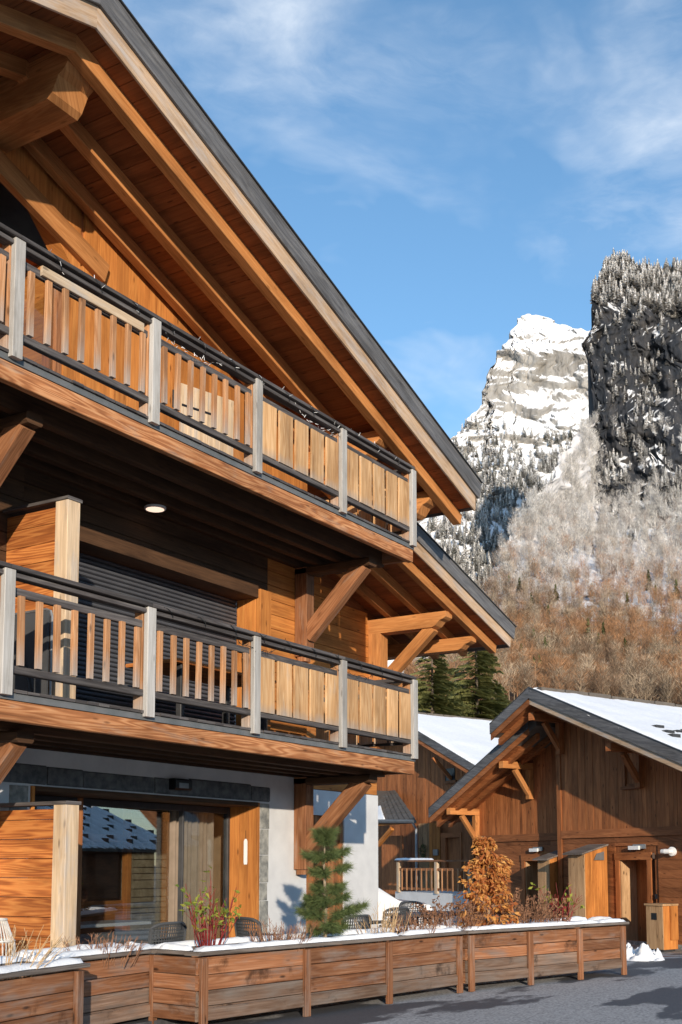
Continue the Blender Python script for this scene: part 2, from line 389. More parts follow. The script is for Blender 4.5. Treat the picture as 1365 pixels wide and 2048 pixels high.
class MB:
    def __init__(s): s.v, s.f, s.t = [], [], []
    def add(s, vf, tint=None):
        v, f = vf; o = len(s.v); s.v += [tuple(p) for p in v]; s.f += [tuple(i + o for i in q) for q in f]
        if tint is not None: s.t += [tint] * len(v)
        return s
    def build(s, name, mat, parent=None, smooth=False, origin=None):
        return make(name, s.v, s.f, mat, parent, smooth=smooth, origin=origin, tint=np.array(s.t) if s.t else None)


def lathe(prof, c, k=12):
    c = Vector(c); V = [c + Vector((r * math.cos(2 * math.pi * j / k), r * math.sin(2 * math.pi * j / k), z)) for r, z in prof for j in range(k)]
    Fc = [(i * k + j, i * k + (j + 1) % k, (i + 1) * k + (j + 1) % k, (i + 1) * k + j) for i in range(len(prof) - 1) for j in range(k)]
    Fc += [tuple(range(k - 1, -1, -1)), tuple(range((len(prof) - 1) * k, len(prof) * k))]
    return V, Fc


# ---- numpy gradient-free value noise
def _hash(ix, iy, iz, seed):
    h = (ix * 374761393 + iy * 668265263 + iz * 2147483647 % 1000003 + seed * 144665) & 0xffffffff
    h = (h ^ (h >> 13)) * 1274126177 & 0xffffffff
    return ((h ^ (h >> 16)) & 0xffffff) / float(0xffffff)
def vnoise(P, seed=0):
    P = np.asarray(P); i = np.floor(P).astype(np.int64); f = P - i; f = f * f * f * (f * (f * 6 - 15) + 10); r = 0
    for dx in (0, 1):
        for dy in (0, 1):
            for dz in (0, 1):
                w = (f[..., 0] if dx else 1 - f[..., 0]) * (f[..., 1] if dy else 1 - f[..., 1]) * (f[..., 2] if dz else 1 - f[..., 2])
                r = r + w * _hash(i[..., 0] + dx, i[..., 1] + dy, i[..., 2] * 7919 + dz * 7919, seed)
    return r
def fbm(P, octv=5, seed=0, gain=0.5, ridged=False):
    P = np.asarray(P, float); s = 0; a = 1; tot = 0
    for o in range(octv):
        q = vnoise(P, seed + o)
        if ridged: q = 1 - np.abs(2 * q - 1)
        s = s + a * q; tot += a; a *= gain; P = P * 2.03 + 11.7
    return s / tot


def snow_sheet(name, parent, poly_fn, nu, nv, thick, seed, edge=0.03, rough=0.02, scale=3.0):
    """soft snow layer: poly_fn(u, v) -> surface point and normal up; thickness fades and crumbles at the rim"""
    U = np.linspace(0, 1, nu); Vv = np.linspace(0, 1, nv)
    P = np.array([[poly_fn(u, v) for v in Vv] for u in U], float)
    n1 = fbm(P * scale, 4, seed); n2 = fbm(P * scale * 5, 3, seed + 9)
    jr = np.random.default_rng(seed)                      # ragged rim
    P[0] += (P[1] - P[0]) * jr.uniform(-.25, .75, (nv, 1)); P[-1] += (P[-2] - P[-1]) * jr.uniform(-.25, .75, (nv, 1))
    P[:, 0] += (P[:, 1] - P[:, 0]) * jr.uniform(-.25, .75, (nu, 1)); P[:, -1] += (P[:, -2] - P[:, -1]) * jr.uniform(-.25, .75, (nu, 1))
    eu = np.minimum(np.arange(nu), np.arange(nu)[::-1])[:, None]; ev = np.minimum(np.arange(nv), np.arange(nv)[::-1])[None, :]
    rim = np.minimum(eu, ev)
    prof = np.where(rim == 0, 0.0, np.where(rim == 1, 0.72, 1.0))
    T = thick * prof * (0.65 + 0.7 * n1) + (n2 - 0.5) * rough * (rim > 0)
    top = P.copy(); top[..., 2] += np.maximum(T, 0) + 0.003
    idx = np.arange(nu * nv).reshape(nu, nv)
    f = np.stack([idx[:-1, :-1], idx[1:, :-1], idx[1:, 1:], idx[:-1, 1:]], -1).reshape(-1, 4)
    return make(name, top.reshape(-1, 3), f, 'snow', parent, smooth=True)

# ================================================================== ground
GR = 0.30            # road level by the planters; it dips to 0 at the timber house
def ground_z(x, y):
    d = x * math.cos(YAW) + y * math.sin(YAW)
    t = min(max((d - 18.5) / 6.5, 0), 1); t = t * t * (3 - 2 * t)
    return GR * (1 - t)
_f = Vector((math.cos(YAW), math.sin(YAW), 0)); _s = Vector((math.sin(YAW), -math.cos(YAW), 0))
ds = [-3000, -300, -60, -20, 0, 8, 14, 18] + [18.5 + 0.5 * i for i in range(14)] + [26, 40, 90, 300, 1200, 4000]
ls = [-3000, -300, -60, -20, 0, 20, 60, 300, 3000]
V = []
for d in ds:
    for l in ls:
        p = _f * d + _s * l; V.append((p.x, p.y, ground_z(p.x, p.y) - (0.4 if d > 80 else 0)))
k = len(ls)
road = make('road', V, [(i * k + j, i * k + j + 1, (i + 1) * k + j + 1, (i + 1) * k + j) for i in range(len(ds) - 1) for j in range(k - 1)], 'asphalt')
for p_ in road.data.polygons:
    if p_.normal.z < 0: p_.flip()
tag(road, kind='structure')
terrace = box('terrace', None, 1.0, 17.9, 7.42, 12.0, 0.0, 0.36, 'slate'); tag(terrace, kind='structure')

# ================================================================== the big chalet
YR, YW, YW2, YV = 7.56, 9.06, 10.30, 7.40      # rail plane, front wall, recessed wall, roof verge
XA, ZA, SL = 7.50, 9.62, 0.318                 # apex, soffit height there, slope
XL = 2.6                                       # left end of what is built
chalet = empty('chalet', (10, 9.06, 0.3), 'three storey larch chalet with two balconies and a wide overhanging gable roof', 'chalet')
def soff(x): return ZA - SL * abs(x - XA)

# --- ground floor walls (white plaster), opening X 8.5 - 12.43
gw = box('ground_wall', chalet, 12.43, 13.55, YW, YW + .4, 0.2, 2.98, 'plaster', ch=0)
box('ground_wall', chalet, XL, 8.5, YW, YW + .4, 0.2, 2.98, 'plaster', ch=0)
box('ground_wall', chalet, 8.5, 12.43, YW, YW + .4, 2.60, 2.98, 'plaster', ch=0)
box('return_wall', chalet, 13.15, 13.548, YW + .403, YW2, 0.2, 5.95, 'plaster', ch=0)
box('recess_wall', chalet, 13.55, 14.92, YW2, YW2 + .35, 0.2, 2.98, 'plaster', ch=0)
box('recess_wall', chalet, 14.92, 16.52, YW2, YW2 + .35, 2.58, 2.98, 'plaster', ch=0)
box('recess_wall', chalet, 16.52, 17.62, YW2, YW2 + .35, 0.2, 2.98, 'plaster', ch=0)
box('side_wall', chalet, 17.27, 17.617, YW2 + .352, 19, 0.2, 2.98, 'plaster', ch=0)
# stone surround of the big window
x = 8.12
i = 0
while x < 12.64:
    w = min(random.uniform(.5, .8), 12.66 - x)
    if 12.66 - (x + w) < .25: w = 12.66 - x
    d_ = random.uniform(.012, .03)
    box('stone', gw, x, x + w - .012, YW - d_, YW + .05, 2.615, 2.615 + random.uniform(.18, .21), 'stone_shaded', ch=.015); x += w
z = .36
while z < 2.60:
    h = min(random.uniform(.22, .42), 2.60 - z)
    if 2.60 - (z + h) < .12: h = 2.60 - z
    box('stone', gw, 12.437, 12.437 + random.uniform(.19, .25), YW - random.uniform(.010, .022), YW + .05, z, z + h - .01, 'stone', 'z', ch=.015); z += h
z = .36
while z < 2.6:
    h = min(random.uniform(.25, .42), 2.60 - z)
    box('stone', gw, 8.22, 8.47, YW - random.uniform(.010, .022), YW + .05, z, z + h - .01, 'stone', 'z', ch=.015); z += h
# window reveal boards, frame, glass
win = box('window', chalet, 8.56, 12.40, 9.50, 9.56, .36, .44, 'dark_metal')
for yy in range(3):
    box('reveal_board', win, 12.385, 12.428, 9.035 + yy * .155, 9.035 + yy * .155 + .152, .36, 2.595, 'larch', 'z')
box('reveal_board', win, 8.502, 8.545, 9.035, 9.50, .36, 2.595, 'larch', 'z')
box('lintel_board', win, 8.545, 12.383, 9.03, 9.50, 2.545, 2.598, 'shaded_wood')
for xx, w, mt in ((8.56, .05, 'door_red'), (9.60, .09, 'door_red'), (11.42, .03, 'dark_metal'), (12.33, .05, 'dark_metal')):
    box('window_frame', win, xx, xx + w, 9.48, 9.55, .44, 2.54, mt, 'z')
box('window_frame', win, 8.56, 12.38, 9.485, 9.555, 2.46, 2.54, 'dark_metal')
for a_, b_, m_ in ((8.61, 9.60, 'glass'), (11.455, 12.33, 'glass_clear')):
    box('pane', win, a_, b_, 9.515, 9.525, .44, 2.46, m_, ch=0)
prism('pane', win, (9.69, 9.50, 1.45), (11.40, 9.68, 1.45), .01, 2.02, 'glass', ch=0)   # the middle leaf stands slightly ajar
tg = slab('hanging_tag', win, [(12.38, 9.20, 1.80), (12.38, 9.245, 1.80), (12.38, 9.25, 1.83), (12.38, 9.25, 2.10), (12.38, 9.235, 2.13), (12.38, 9.21, 2.13), (12.38, 9.195, 2.10), (12.38, 9.195, 1.83)], (-.006, 0, 0), 'plastic_white')
prism('tag_string', tg, (12.377, 9.222, 2.13), (12.377, 9.222, 2.24), .004, .004, 'wire', up=(0, 1, 0), ch=0)
# room behind the glass
room = box('room', chalet, 8.3, 13.1, 12.6, 12.7, .3, 2.95, 'room_wall', ch=0)
box('room_floor', room, 8.3, 13.1, 9.56, 12.6, .25, .36, 'old_beam', ch=0)
box('room_ceiling', room, 8.3, 13.1, 9.56, 12.6, 2.72, 2.8, 'room_wall', ch=0)
box('room_side', room, 8.2, 8.3, 9.47, 12.7, .3, 2.95, 'room_wall', ch=0)
box('room_side', room, 13.03, 13.13, 9.47, 12.7, .3, 2.95, 'room_wall', ch=0)
zz = .4
while zz < 2.6:                         # a strip of rough stone wall inside
    xx = 12.20; h = random.uniform(.07, .13)
    while xx < 12.95:
        w = random.uniform(.12, .26); w = min(w, 12.95 - xx) if 12.95 - xx > .1 else .1
        box('room_stone', room, xx, xx + w - .008, 11.0 - random.uniform(.0, .03), 11.2, zz, zz + h - .008, 'stone_room', ch=.008); xx += w
    zz += h
box('room_panel', room, 10.3, 12.12, 11.05, 11.15, .36, 1.32, 'larch')
box('room_panel', room, 12.08, 12.16, 10.98, 11.08, .36, 2.6, 'larch', 'z')
box('room_panel', room, 9.2, 12.08, 11.0, 11.1, 2.1, 2.2, 'larch')
box('room_screen', room, 10.2, 11.9, 10.98, 11.03, 1.36, 2.05, 'black')
box('room_table', room, 10.0, 11.4, 9.95, 10.55, 1.06, 1.10, 'plastic_white')
box('room_sofa', room, 9.6, 12.0, 9.72, 10.0, .4, 1.0, 'sofa_grey', ch=.06)
# curtain
V, Fc = [], []; nx = 60
for j in range(nx):
    t = j / (nx - 1); xx = 11.42 + .85 * t; yy = 9.70 + .045 * math.sin(t * 2 * math.pi * 8) + .015 * math.sin(t * 31)
    V += [(xx, yy, .38), (xx, yy, 2.5)]
Fc = [(2 * j, 2 * j + 2, 2 * j + 3, 2 * j + 1) for j in range(nx - 1)]
make('curtain', V, Fc, 'curtain', win, smooth=True)
# outdoor spot above the window
sp_ = box('spot_lamp', chalet, 10.62, 10.92, 8.93, 9.05, 2.67, 2.80, 'black', ch=.02)
box('lamp_glass', sp_, 10.68, 10.85, 8.925, 8.932, 2.69, 2.75, 'zinc', ch=0)
# red door in the recess
dr = box('door', chalet, 14.92, 16.52, YW2 + .08, YW2 + .13, .36, 2.58, 'door_red', 'z', ch=0)
for q in range(9):
    box('door_board', dr, 15.0 + q * .16, 15.0 + q * .16 + .154, YW2 + .05, YW2 + .082, .4, 2.5, 'door_red', 'z')
for xx in (14.925, 15.66, 16.42): box('door_frame', dr, xx, xx + .09, YW2 + .02, YW2 + .06, .36, 2.58, 'door_red', 'z')
for zz in (.5, 2.0): box('door_ledge', dr, 15.02, 16.4, YW2 + .03, YW2 + .052, zz, zz + .12, 'door_red')
prism('door_brace', dr, (15.1, YW2 + .04, .7), (15.6, YW2 + .04, 1.95), .10, .02, 'larch', up=(0, 1, 0))
box('door_handle', dr, 16.3, 16.33, YW2 - .02, YW2 + .03, 1.35, 1.5, 'black', 'z')

# --- first floor: horizontal boards on the recessed part and around the shutter opening
w1 = box('upper_wall', chalet, 12.60, 13.55, YW + .03, YW + .4, 2.985, 5.93, 'shed_dark', ch=0)
box('upper_wall', chalet, XL, 8.40, YW + .03, YW + .4, 2.985, 5.93, 'shed_dark', ch=0)
box('upper_wall', chalet, 8.40, 12.60, YW + .03, YW + .4, 5.37, 5.93, 'shed_dark', ch=0)
w2 = box('upper_recess_wall', chalet, 13.552, 17.60, YW2 + .03, YW2 + .35, 2.985, 6.8, 'shed_dark', ch=0)
box('upper_side_wall', chalet, 17.25, 17.6, YW2 + .352, 19, 2.985, 6.2, 'shed_dark', ch=0)
z = 2.99
while z < 5.9:
    h = .195
    box('plank', w1, 12.60, 13.549, YW, YW + .03, z, min(z + h - .006, 5.93), 'larch')
    if z + h > 5.4: box('plank', w1, 8.3, 12.598, YW, YW + .03, z, min(z + h - .006, 5.93), 'shaded_wood')
    box('plank', w1, XL, 8.298, YW, YW + .03, z, min(z + h - .006, 5.93), 'shaded_wood')
    z += h
z = 2.99
while z < 6.7:
    box('plank', w2, 13.60, min(17.58, 15.7 + (7.0 - .45 - z - .2) / .266), YW2, YW2 + .03, z, z + .19, 'larch'); z += .196
# roller shutter with its reveal
sh = box('roller_shutter', chalet, 8.36, 12.34, 9.40, 9.43, 3.2, 5.36, 'dark_metal', ch=0)
z = 3.26
while z < 5.30:
    V, Fc = [], []
    for xx in (8.38, 12.33):
        for yy, dz in ((9.395, 0), (9.372, .012), (9.366, .026), (9.374, .040), (9.395, .048)): V.append((xx, yy, z + dz))
    Fc = [(j, j + 1, 5 + j + 1, 5 + j) for j in range(4)]
    make('slat', V, Fc, 'shutter', sh, smooth=False); z += .0535
for yy in range(2):
    box('reveal_board', sh, 12.335, 12.372, 9.065 + yy * .155, 9.065 + yy * .155 + .152, 3.0, 5.365, 'larch', 'z')
box('reveal_post', sh, 12.342, 12.59, 8.99, 9.06, 3.0, 5.40, 'larch', 'z')
box('shutter_box', sh, 8.3, 12.34, 9.02, 9.40, 5.28, 5.45, 'shaded_wood')

# --- gable wall: vertical boards under the roof, opening on the left with glazing set back
gb = slab('gable_wall', chalet, [(8.80, YW + .03, 5.93), (13.55, YW + .03, 5.93), (13.55, YW + .03, soff(13.55) + .1), (9.1, YW + .03, soff(9.1) + .1), (8.80, YW + .03, 7.9)], (0, .3, 0), 'shed_dark')
x = 8.80; k = 0
while x < 13.5:
    w = min(random.choice((.2, .24, .28)), 13.55 - x)
    lo = 5.935
    if x < 9.05: top = (8.2 + (x - 8.8) * .8, 8.2 + (x + w - 8.8) * .8)
    else: top = (soff(x) + .03, soff(x + w - .004) + .03)
    slab('wall_board', gb, [(x, YW, lo), (x + w - .005, YW, lo), (x + w - .005, YW, top[1]), (x, YW, top[0])], (0, .03, 0), 'larch', g=(0, 0, 1)); x += w
# boards left of the diagonal beam, above it
slab('wall_board', gb, [(9.02, YW + .004, 8.2), (9.02, YW + .004, soff(9.02) + .05), (XA, YW + .004, soff(XA) + .05), (XA, YW + .004, soff(XA) - .28), (8.35, YW + .004, 8.87)], (0, .2, 0), 'larch', g=(0, 0, 1))
slab('wall_board', gb, [(XA - .01, YW + .004, soff(XA) + .05), (XA - .01, YW + .004, soff(XA) - .28), (XL, YW + .004, soff(XL) - .5), (XL, YW + .004, soff(XL) + .05)], (0, .2, 0), 'larch', g=(0, 0, 1))
prism('gable_beam', gb, (7.2, YW - .03, 9.12), (9.36, YW - .03, 8.43), .10, .24, 'larch_beam', up=(0, 0, 1), ch=.008)
lg = box('loggia', chalet, XL, 8.9, YW + 1.3, YW + 1.36, 5.9, 9.3, 'shed_dark', ch=0)
box('loggia_ceiling', lg, XL, 9.2, YW + .33, YW + 1.3, 8.42, 8.46, 'soffit', 'y')
for q in range(4): box('loggia_board', lg, 6.0 + q * .8, 6.0 + q * .8 + .79, YW + 1.25, YW + 1.30, 5.95, 8.42, 'soffit', 'z')
box('loggia_side', lg, 8.802, 8.86, YW + .335, YW + 1.25, 5.95, 8.42, 'larch', 'y')
lw = box('loggia_window', lg, 7.55, 8.72, YW + .22, YW + .25, 5.98, 6.06, 'dark_metal')
box('window_frame', chalet, 8.70, 8.797, YW + .02, YW + .12, 5.95, 8.15, 'old_beam', 'z')
box('pane', lg, 7.0, 8.695, YW + .06, YW + .07, 5.98, 8.1, 'glass_clear', ch=0)
# cupboard with an open leaf on the upper balcony
cb = empty('cupboard_door', (10.68, YW - .02, 6.3)); cb.parent = chalet; cb.location = Vector((10.68, YW - .02, 6.3)) - WLOC['chalet']
dv = Vector((math.cos(R(-14)), math.sin(R(-14)), 0))
for q in range(4):
    a_ = Vector((10.68, YW - .03, 0)) + dv * (.015 + q * .205); b_ = a_ + dv * .2
    slab('door_board', cb, [(a_.x, a_.y, 6.32), (b_.x, b_.y, 6.32), (b_.x, b_.y, 7.62), (a_.x, a_.y, 7.62)], (-dv.y * -.03, -.03, 0), 'pale_wood', g=(0, 0, 1))
for zz in (6.62, 7.35):
    a_ = Vector((10.70, YW - .064, zz)); prism('hinge', cb, a_, a_ + dv * .45, .012, .03, 'black', ch=0)
box('hinge_plate', cb, 10.60, 10.665, YW - .012, YW + .005, 7.3, 7.52, 'black', 'z')
prism('wall_brace', gb, (11.6, YW - .02, 7.45), (12.1, YW - .02, 6.7), .04, .16, 'larch_beam', up=(0, 0, 1))
box('wall_post', gb, 11.62, 11.80, YW - .05, YW - .002, 5.94, 7.7, 'larch_beam', 'z')

# --- main roof
YB = 19.0
def roof_top(x): return soff(x) + .47
XE = 15.66
rf = slab('roof', chalet, [(XA, YV + .05, soff(XA) + .03), (XE - .1, YV + .05, soff(XE - .1) + .03), (XE - .1, YV + .05, soff(XE - .1) + .40), (XA, YV + .05, soff(XA) + .42)], (0, YB - YV, 0), 'roof_metal')
slab('roof_slope', rf, [(XA - .003, YV + .05, soff(XA) + .03), (XL - .5, YV + .05, soff(XL - .5) + .03), (XL - .5, YV + .05, soff(XL - .5) + .40), (XA - .003, YV + .05, soff(XA) + .42)], (0, YB - YV, 0), 'roof_metal')
# soffit boards run towards the wall, one beside the other down the slope
ca = math.cos(math.atan(SL)); step = .205 * ca
for sgn, xe in ((1, XE - .1), (-1, XL)):
    n_ = int(abs(xe - XA) / step)
    for q in range(n_):
        xa = XA + sgn * (q * step + .004); xb = XA + sgn * ((q + 1) * step - .004)
        z0, z1 = soff(xa), soff(xb)
        P = [(xa, YV + .03, z0), (xb, YV + .03, z1), (xb, YV + .03, z1 + .028), (xa, YV + .03, z0 + .028)]
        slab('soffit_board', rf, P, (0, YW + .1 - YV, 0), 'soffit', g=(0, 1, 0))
def rafter(y, w, h, mat, drop=0.0, xe=15.72, name='rafter', ch=.006, z_off=0.0):
    for sgn, xend in ((1, xe), (-1, XL)):
        a_ = Vector((XA, y, soff(XA) - h / 2 - drop + z_off)); b_ = Vector((xend, y, soff(xend) - h / 2 - drop + z_off))
        prism(name, rf, a_ + (b_ - a_).normalized() * (SL * h / 2), b_, w, h, mat, ch=ch, cut=(-SL * h, 0))
rafter(7.73, .13, .17, 'larch_beam', xe=15.62)
rafter(8.40, .13, .17, 'larch_beam', xe=15.45)
rafter(8.94, .12, .17, 'larch_beam', xe=15.45)
# verge: light inner board below, grey weathered board above it, dark metal edge on top
rafter(YV + .014, .028, .235, 'light_fascia', z_off=.20, xe=15.58, name='fascia_board', ch=.003)
rafter(YV - .022, .030, .265, 'grey_fascia', z_off=.455, xe=15.66, name='weather_board', ch=.003)
rafter(YV - .03, .06, .018, 'dark_metal', z_off=.478, xe=15.70, name='edge_trim', ch=.003)
for s_ in (1, -1):
    xe = XE if s_ == 1 else XL - .5
box('eave_board', rf, 15.56, 15.59, YV, YB, soff(15.58) + .0, soff(15.58) + .40, 'grey_fascia', 'y')
# purlins with carved ends
def purlin(xc, ztop, w, h, y_out, y_in, mat='larch_beam', parent=None):
    P = [(xc - w / 2, y_in, ztop), (xc - w / 2, y_out, ztop), (xc - w / 2, y_out, ztop - h * .38), (xc - w / 2, y_out + .05, ztop - h * .50),
         (xc - w / 2, y_out + .12, ztop - h * .58), (xc - w / 2, y_out + .20, ztop - h * .90), (xc - w / 2, y_out + .26, ztop - h), (xc - w / 2, y_in, ztop - h)]
    return slab('purlin', parent or rf, P, (w, 0, 0), mat, g=(0, 1, 0))
purlin(7.73, 9.60, .40, .47, 7.80, 9.4)
purlin(13.55, soff(13.55) - .03, .28, .34, 7.80, 9.4)
purlin(14.98, soff(14.98) - .03, .26, .34, 7.80, 11.5)

# --- lower roof over the recessed wing
YV2 = 8.50
def top2(x): return 7.02 - .266 * (x - 15.7)
def soff2(x): return top2(x) - .40
rl = slab('lower_roof', chalet, [(13.56, YV2 + .05, soff2(13.56) + .03), (19.30, YV2 + .05, soff2(19.30) + .03), (19.30, YV2 + .05, top2(19.30) - .06), (13.56, YV2 + .05, top2(13.56) - .06)], (0, 10.5, 0), 'roof_metal')
n_ = int((19.3 - 13.56) / .2)
for q in range(n_):
    xa, xb = 13.56 + q * .2 + .003, 13.56 + (q + 1) * .2 - .003
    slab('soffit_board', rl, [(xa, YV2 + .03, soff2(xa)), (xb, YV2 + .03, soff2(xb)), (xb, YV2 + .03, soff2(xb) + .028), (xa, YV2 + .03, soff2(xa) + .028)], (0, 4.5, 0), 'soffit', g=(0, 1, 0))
def rafter2(y, w, h, mat, zo, xe, name='rafter', x0=13.57):
    prism(name, rl, (x0, y, soff2(x0) + zo), (xe, y, soff2(xe) + zo), w, h, mat, ch=.005)
for y in (8.78, 9.35, 9.92, 10.5, 11.2): rafter2(y, .11, .165, 'larch_beam', -.085, 19.12)
rafter2(YV2 + .014, .028, .22, 'light_fascia', .09, 19.26, 'fascia_board')
rafter2(YV2 - .022, .030, .24, 'grey_fascia', .285, 19.36, 'weather_board')
rafter2(YV2 - .03, .06, .018, 'dark_metal', .41, 19.40, 'edge_trim')
box('eave_board', rl, 19.28, 19.31, YV2 + .06, 18, soff2(19.3), top2(19.3) - .05, 'grey_fascia', 'y')
p1 = purlin(17.42, soff2(17.42) - .165, .24, .25, 8.80, 10.6, parent=rl)
purlin(18.40, soff2(18.40) - .165, .20, .22, 8.82, 13.0, parent=rl)
prism('bracket_strut', rl, (17.42, 10.02, 4.95), (17.42, 9.10, soff2(17.42) - .40), .17, .19, 'larch_beam', ch=.008)
box('bracket_post', rl, 17.30, 17.56, 10.06, 10.298, 4.3, soff2(17.42) - .41, 'larch_beam', 'z')
box('cross_plank', rl, 17.62, 18.50, 10.3, 10.42, 4.98, 5.2, 'larch_beam')

# --- balconies
def string_tag(): pass
POSTS = [4.95, 6.74, 8.52, 10.24, 12.02, 13.82]
def balcony(zb, upper):
    """zb: underside of the fascia beam"""
    dk = zb + .265                                  # deck surface
    ba = prism('balcony', chalet, (XL, YR + .03, zb + .085), (13.88, YR + .03, zb + .085), .08, .17, 'fascia_wood', ch=.006)
    box('edge_flashing', ba, XL, 13.90, YR - .016, YR + .10, zb + .175, zb + .235, 'metal_grey', ch=.002)
    x = XL
    while x < 13.9:
        w = .142
        box('deck_board', ba, x, min(x + w - .006, 13.92), YR - .03 - random.uniform(0, .012), YW - .03, dk - .028, dk - random.uniform(0, .004), 'dark_rail', 'y', ch=.003); x += w
    for y in (7.98, 8.32, 8.66, 8.98): box('joist', ba, XL, 13.84, y, y + .10, zb - .02, dk - .064, 'shaded_wood', ch=.006)
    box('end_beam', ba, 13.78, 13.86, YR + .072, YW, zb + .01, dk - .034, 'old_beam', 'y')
    box('soffit_panel', ba, XL, 13.8, YR + .075, YW - .01, dk - .060, dk - .036, 'shaded_wood', 'x', ch=0)
    for px in POSTS:
        po = box('post', ba, px - .06, px + .06, YR - .075, YR - .018, dk - .06, dk + 1.00, 'post_grey', 'z', ch=.006)
        box('post_back', po, px - .075, px - .012, YR - .014, YR + .09, dk + .004, dk + .985, 'baluster_wood', 'z', ch=.005)
    for a_, b_ in zip(POSTS[:-1], POSTS[1:]):
        box('handrail', ba, a_ + .002, b_ - .002, YR - .085, YR + .075, dk + 1.004, dk + 1.042, 'dark_rail', ch=.004)
        box('handrail_lip', ba, a_ + .002, b_ - .002, YR - .055, YR + .05, dk + .945, dk + .985, 'dark_rail', ch=.004)
        x0, x1 = a_ + .064, b_ - .064
        box('top_rail', ba, a_ - .02 + .084, x1, YR - .012, YR + .036, dk + .80, dk + .872, 'dark_rail', ch=.006)
        box('bottom_rail', ba, x0, x1, YR - .03, YR + .04, dk + .135, dk + .20, 'dark_rail', ch=.006)
        if a_ < 10.0:
            nb = 8; st = (x1 - x0) / nb
            for q in range(nb):
                c_ = x0 + (q + .5) * st
                o_ = prism('baluster', ba, (c_ + random.uniform(-.006, .006), YR - .033, dk + .205), (c_ + random.uniform(-.008, .008), YR - .033, dk + .795 + random.uniform(-.012, .012)), .062, .036, 'baluster_wood', up=(0, 1, 0), ch=.004)
            if upper and 6 < a_ < 7: box('new_rail', ba, x0 + .22, x1 - .1, YR - .046, YR - .014, dk + .815, dk + .905, 'pale_wood', ch=.004)
        else:
            nb = 5; st = (x1 - x0) / nb
            for q in range(nb):
                c_ = x0 + (q + .5) * st
                prism('rail_board', ba, (c_, YR - .032 + random.uniform(-.004, .004), dk + .19), (c_ + random.uniform(-.004, .004), YR - .032, dk + .795), st - random.uniform(.045, .07), .026, 'board_wood', up=(0, 1, 0), ch=.004)
    # end return of the railing back to the wall
    box('end_handrail', ba, 13.76, 13.90, YR + .08, YW, dk + .99, dk + 1.04, 'dark_rail', 'y', ch=.01)
    box('end_rail', ba, 13.80, 13.84, YR + .08, YW, dk + .80, dk + .87, 'dark_rail', 'y')
    box('end_rail', ba, 13.80, 13.84, YR + .08, YW, dk + .135, dk + .2, 'dark_rail', 'y')
    for q in range(6): box('end_board', ba, 13.77, 13.80, YR + .12 + q * .235, YR + .12 + q * .235 + .2, dk + .17, dk + .8, 'board_wood', 'z')
    # wall posts, struts and cantilever beams
    for bx in (7.30, 13.33):
        bp = box('bracket_post', ba, bx - .10, bx + .10, YW - .20, YW - .003, zb - 1.26, zb - .02, 'old_beam', 'z', ch=.010)
        box('bracket_foot', bp, bx - .075, bx + .075, YW - .17, YW - .02, zb - 1.33, zb - 1.262, 'old_beam', 'z', ch=.02)
        prism('bracket_strut', ba, (bx, YW - .16, zb - .98), (bx, YW - 1.06, zb - .09), .165, .21, 'old_beam', ch=.010)
        box('bracket_beam', ba, bx - .10, bx + .10, YR + .30, YW - .004, zb - .13, zb - .022, 'shaded_wood', 'y', ch=.02)
    return ba, dk
b1, dk1 = balcony(2.995, False)
b2, dk2 = balcony(5.895, True)
# ceiling lamp under the upper balcony
lm = make('ceiling_lamp', *lathe([(.11, 5.845), (.125, 5.85), (.125, 5.872)], (10.05, 8.82, 0), 20), 'plastic_white', b2)
make('lamp_disc', *lathe([(.09, 5.838), (.105, 5.843)], (10.05, 8.82, 0), 20), 'lamp_lit', lm)
# privacy screens
def screen(z0, z1, yo):
    X = 8.12
    s_ = box('privacy_screen', chalet, X - .085, X + .085, yo, yo + .17, z0, z1, 'pale_wood', 'z', ch=.006)
    z = z0 + .02
    while z < z1 - .05:
        h = min(.185, z1 - .03 - z); box('screen_board', s_, X - .035, X + .035, yo + .172, YW - .005, z, z + h - .005, 'screen_wood', 'y', ch=.003); z += .185
    box('screen_cap', s_, X - .10, X + .10, yo - .01, YW - .005, z1 + .002, z1 + .035, 'dark_rail', 'y', ch=.004)
screen(.36, 2.36, 8.08)
screen(dk1 + .002, 5.32, 8.16)

